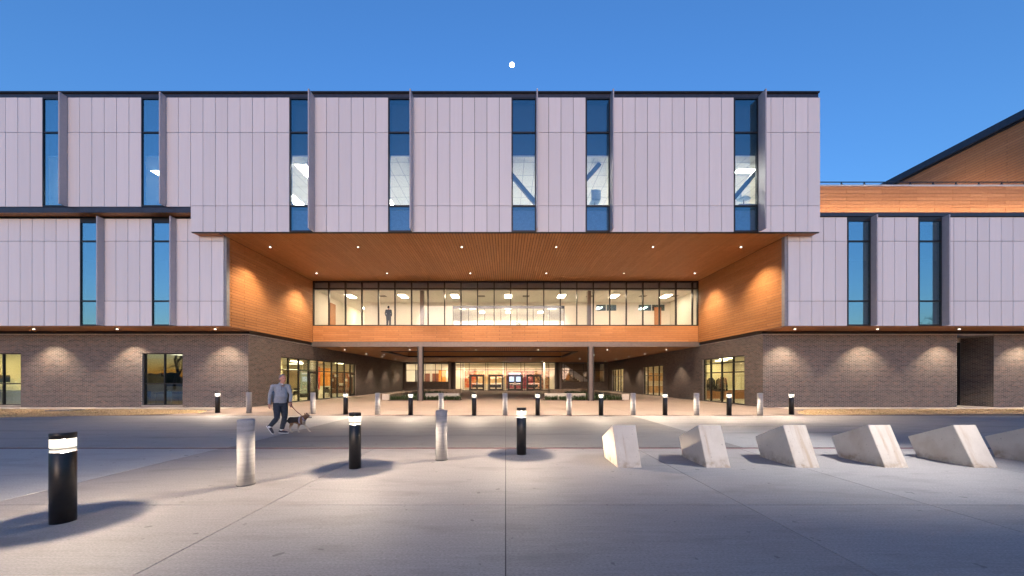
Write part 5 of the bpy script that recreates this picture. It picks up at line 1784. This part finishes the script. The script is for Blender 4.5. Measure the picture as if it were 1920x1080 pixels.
mb.tube([(-0.27, 0, 0.36), (-0.22, 0, 0.375), (-0.10, 0, 0.375), (0.05, 0, 0.36), (0.15, 0, 0.355), (0.215, 0, 0.36)],
        [(0.05, 0.06), (0.085, 0.095), (0.085, 0.095), (0.10, 0.125), (0.10, 0.125), (0.06, 0.08)], 16, S)
mb.tube([(0.13, 0, 0.40), (0.22, -0.01, 0.46), (0.285, -0.02, 0.485)], [(0.085, 0.095), (0.068, 0.075), (0.055, 0.06)], 14, S)
mb.ell((0.310, -0.02, 0.495), (0.075, 0.062, 0.062))
mb.tube([(0.345, -0.025, 0.478), (0.41, -0.035, 0.455), (0.438, -0.04, 0.452)], [(0.042, 0.040), (0.030, 0.030), (0.022, 0.020)], 12, S)
for q in (-1, 1):
    mb.tube([(0.275, -0.02 + q * 0.045, 0.53), (0.262, -0.02 + q * 0.055, 0.575), (0.268, -0.02 + q * 0.052, 0.605)], [(0.028, 0.012), (0.020, 0.009), (0.006, 0.004)], 8, (1, 0, 0))
mb.tube([(-0.265, 0, 0.39), (-0.33, 0.01, 0.35), (-0.375, 0.02, 0.27)], [0.028, 0.022, 0.010], 8)
# hind legs: thigh, stifle forward, hock back, paw
mb.tube([(-0.205, -0.055, 0.37), (-0.14, -0.065, 0.25), (-0.185, -0.065, 0.14), (-0.150, -0.065, 0.035)], [(0.055, 0.085), (0.036, 0.05), (0.020, 0.024), (0.018, 0.02)], 10, S)
mb.ell((-0.130, -0.065, 0.020), (0.036, 0.024, 0.020))
mb.tube([(-0.205, 0.055, 0.37), (-0.215, 0.065, 0.25), (-0.285, 0.065, 0.155), (-0.255, 0.065, 0.035)], [(0.055, 0.085), (0.036, 0.05), (0.020, 0.024), (0.018, 0.02)], 10, S)
mb.ell((-0.235, 0.065, 0.020), (0.036, 0.024, 0.020))
# fore legs: one under the chest, one reaching forward
mb.tube([(0.12, -0.06, 0.33), (0.075, -0.065, 0.22), (0.055, -0.065, 0.12), (0.065, -0.065, 0.03)], [(0.045, 0.065), (0.030, 0.034), (0.021, 0.022), (0.019, 0.02)], 10, S)
mb.ell((0.085, -0.065, 0.018), (0.036, 0.024, 0.018))
mb.tube([(0.15, 0.055, 0.33), (0.19, 0.06, 0.22), (0.265, 0.06, 0.12), (0.325, 0.06, 0.035)], [(0.045, 0.065), (0.030, 0.034), (0.021, 0.022), (0.019, 0.02)], 10, S)
mb.ell((0.345, 0.06, 0.020), (0.036, 0.024, 0.019), (0, 0.2, 0))
soften(localpart(mb, 'body', m_dog(), dog), 0.008, 3)
localpart(MB().ell((0.445, -0.042, 0.462), (0.014, 0.015, 0.012)), 'nose', M['eye'], dog, True)
for q in (-1, 1):
    localpart(MB().ell((0.355, -0.022 + q * 0.038, 0.508), (0.008, 0.008, 0.008)), 'eye', M['eye'], dog, True)
hn = MB()
for (xa, za), (xb, zb), r_ in (((0.10, 0.47), (0.12, 0.25), 0.118), ((0.185, 0.47), (0.235, 0.37), 0.082)):
    n = 18
    cxm, czm = (xa + xb) / 2, (za + zb) / 2
    hz = Vector((xa - xb, 0, za - zb)).length / 2 + 0.02
    dirv = Vector((xa - xb, 0, za - zb)).normalized()
    hn.tube([tuple(Vector((cxm, 0, czm)) + dirv * (hz * cos(2 * pi * q / n)) + Vector((0, r_ * sin(2 * pi * q / n), 0))) for q in range(n + 1)], [(0.022, 0.007)] * (n + 1), 8, (dirv.z, 0, -dirv.x))
hn.tube([(0.10, 0, 0.485), (0.15, 0, 0.50), (0.19, 0, 0.49)], [(0.035, 0.01)] * 3, 8, S)
localpart(hn, 'harness', M['harness'], dog, True)
lh = Vector((-6.68, 10.63, 0)) + Vector((0.305, -0.02, 0.865))
dg = Vector((-6.34, 10.92, 0)) + Vector((0.14, 0, 0.505))
mid = (lh + dg) / 2 - Vector((0, 0, 0.03))
le = empty('leash', tuple(lh), 'thin dark leash stretched from the man’s hand to the dog', 'leash')
localpart(MB().tube([Vector((0, 0, 0)), mid - lh, dg - lh], 0.008, 6), 'strap', M['leash'], le)
n = 12
localpart(MB().tube([Vector((0.05 * cos(2 * pi * q / n), 0.01 * sin(q), 0.05 * sin(2 * pi * q / n) + 0.02)) for q in range(n + 1)], 0.008, 6, (0, 1, 0)), 'handle', M['leash'], le)

# man standing upstairs in the bridge, seen against the light
up = empty('person', ((728.5 - 948) * 28.35 / 672, 28.35, 5.69), 'dark silhouetted man standing behind the bridge glass at left', 'person')
J2 = dict(pelvis=(0, 0, 0.95), belly=(0, 0.01, 1.10), chest=(0, 0, 1.32), neck0=(0, 0, 1.475), head=(0.01, 0, 1.625), face=(0.3, 1, 0), folds=0,
          shR=(0.185, 0, 1.42), elR=(0.25, -0.03, 1.15), wrR=(0.20, 0.10, 0.95), hdR=(-0.5, 0.6, -0.5), pnR=(-1, 0, 0),
          shL=(-0.185, 0, 1.42), elL=(-0.25, -0.03, 1.15), wrL=(-0.21, 0.06, 0.93), hdL=(0.2, 0.6, -0.7), pnL=(1, 0, 0),
          hipR=(0.09, 0, 0.88), knR=(0.11, 0.02, 0.48), anR=(0.12, 0, 0.09), toR=(0.14, 0.14, 0.03),
          hipL=(-0.09, 0, 0.88), knL=(-0.10, 0.02, 0.48), anL=(-0.115, 0, 0.09), toL=(-0.13, 0.14, 0.03),
          heelR=(0.115, -0.06, 0.0), heelL=(-0.11, -0.06, 0.0), sidev=(1, 0, 0))
build_person(up, J2, M['skin'], M['silh'], M['silh'], M['eye'], 0.014)
shoes(up, J2, M['shoe'], M['shoe'])

# ------------------------------------------------------------------ MOON
moon = MB().ell((0, 0, 0), (13.4, 11.6, 11.6), nu=32, nv=20).build('moon', M['moon'], None, True, ((960 - 948) / 672 * 2000, 2000, 1.6 + (712 - 121.5) / 672 * 2000))
tag(moon, 'bright white moon high in the blue dusk sky above the roof', 'moon')

# ------------------------------------------------------------------ behind the camera: bare trees and a far tree line, mirrored in the glass
def bare_tree(x, y, h, label, seed):
    rr = random.Random(seed)
    o = empty('bare_tree', (x, y, -0.06), label, 'tree', 'bare trees across the street')
    tk, cr = MB(), MB()
    def grow(mb, p, d, ln, r, lev):
        q = p + d * ln * 0.5 + Vector((rr.gauss(0, 0.04), rr.gauss(0, 0.04), 0)) * ln
        e = q + (d + Vector((rr.gauss(0, 0.15), rr.gauss(0, 0.15), 0.05))).normalized() * ln * 0.5
        mb.tube([p, q, e], [r, r * 0.85, r * 0.68], 6 if lev < 3 else 4)
        if lev >= 6 or r < 0.006:
            return
        for k_ in range(rr.choice((2, 3, 3))):
            nd = (d + Vector((rr.gauss(0, 0.55), rr.gauss(0, 0.55), rr.gauss(0.12, 0.3)))).normalized()
            grow(cr, p.lerp(e, rr.uniform(0.55, 1.0)) if k_ else e, nd, ln * rr.uniform(0.66, 0.86), r * 0.62, lev + 1)
    grow(tk, Vector((0, 0, 0)), Vector((0, 0, 1)), h * 0.26, h * 0.022, 0)
    localpart(tk, 'trunk', M['bark'], o, True)
    localpart(cr, 'crown', M['bark'], o)
bare_tree(-57, -20, 12.5, 'bare spreading tree across the street at left, mirrored in the front window', 5)
bare_tree(-47, -24, 9.5, 'smaller bare tree across the street beside the spreading one', 8)
bare_tree(57, -10, 13.5, 'tall bare tree across the street at right, mirrored in the right wing window', 21)
mb = MB()
for i in range(420):
    x = random.uniform(-260, 260)
    y = -95 + random.uniform(-14, 10)
    r_ = random.uniform(0.9, 2.3)
    mb.ell((x, y, r_ * 0.7), (r_ * 1.4, r_, r_ * random.uniform(0.8, 1.5)), (0, 0, random.random() * 3), 8, 5)
wd = mb.build('far_wood', M['wood_far'])
kind(tag(wd, 'dark far tree line across the street behind the forecourt', 'wood'), 'stuff')
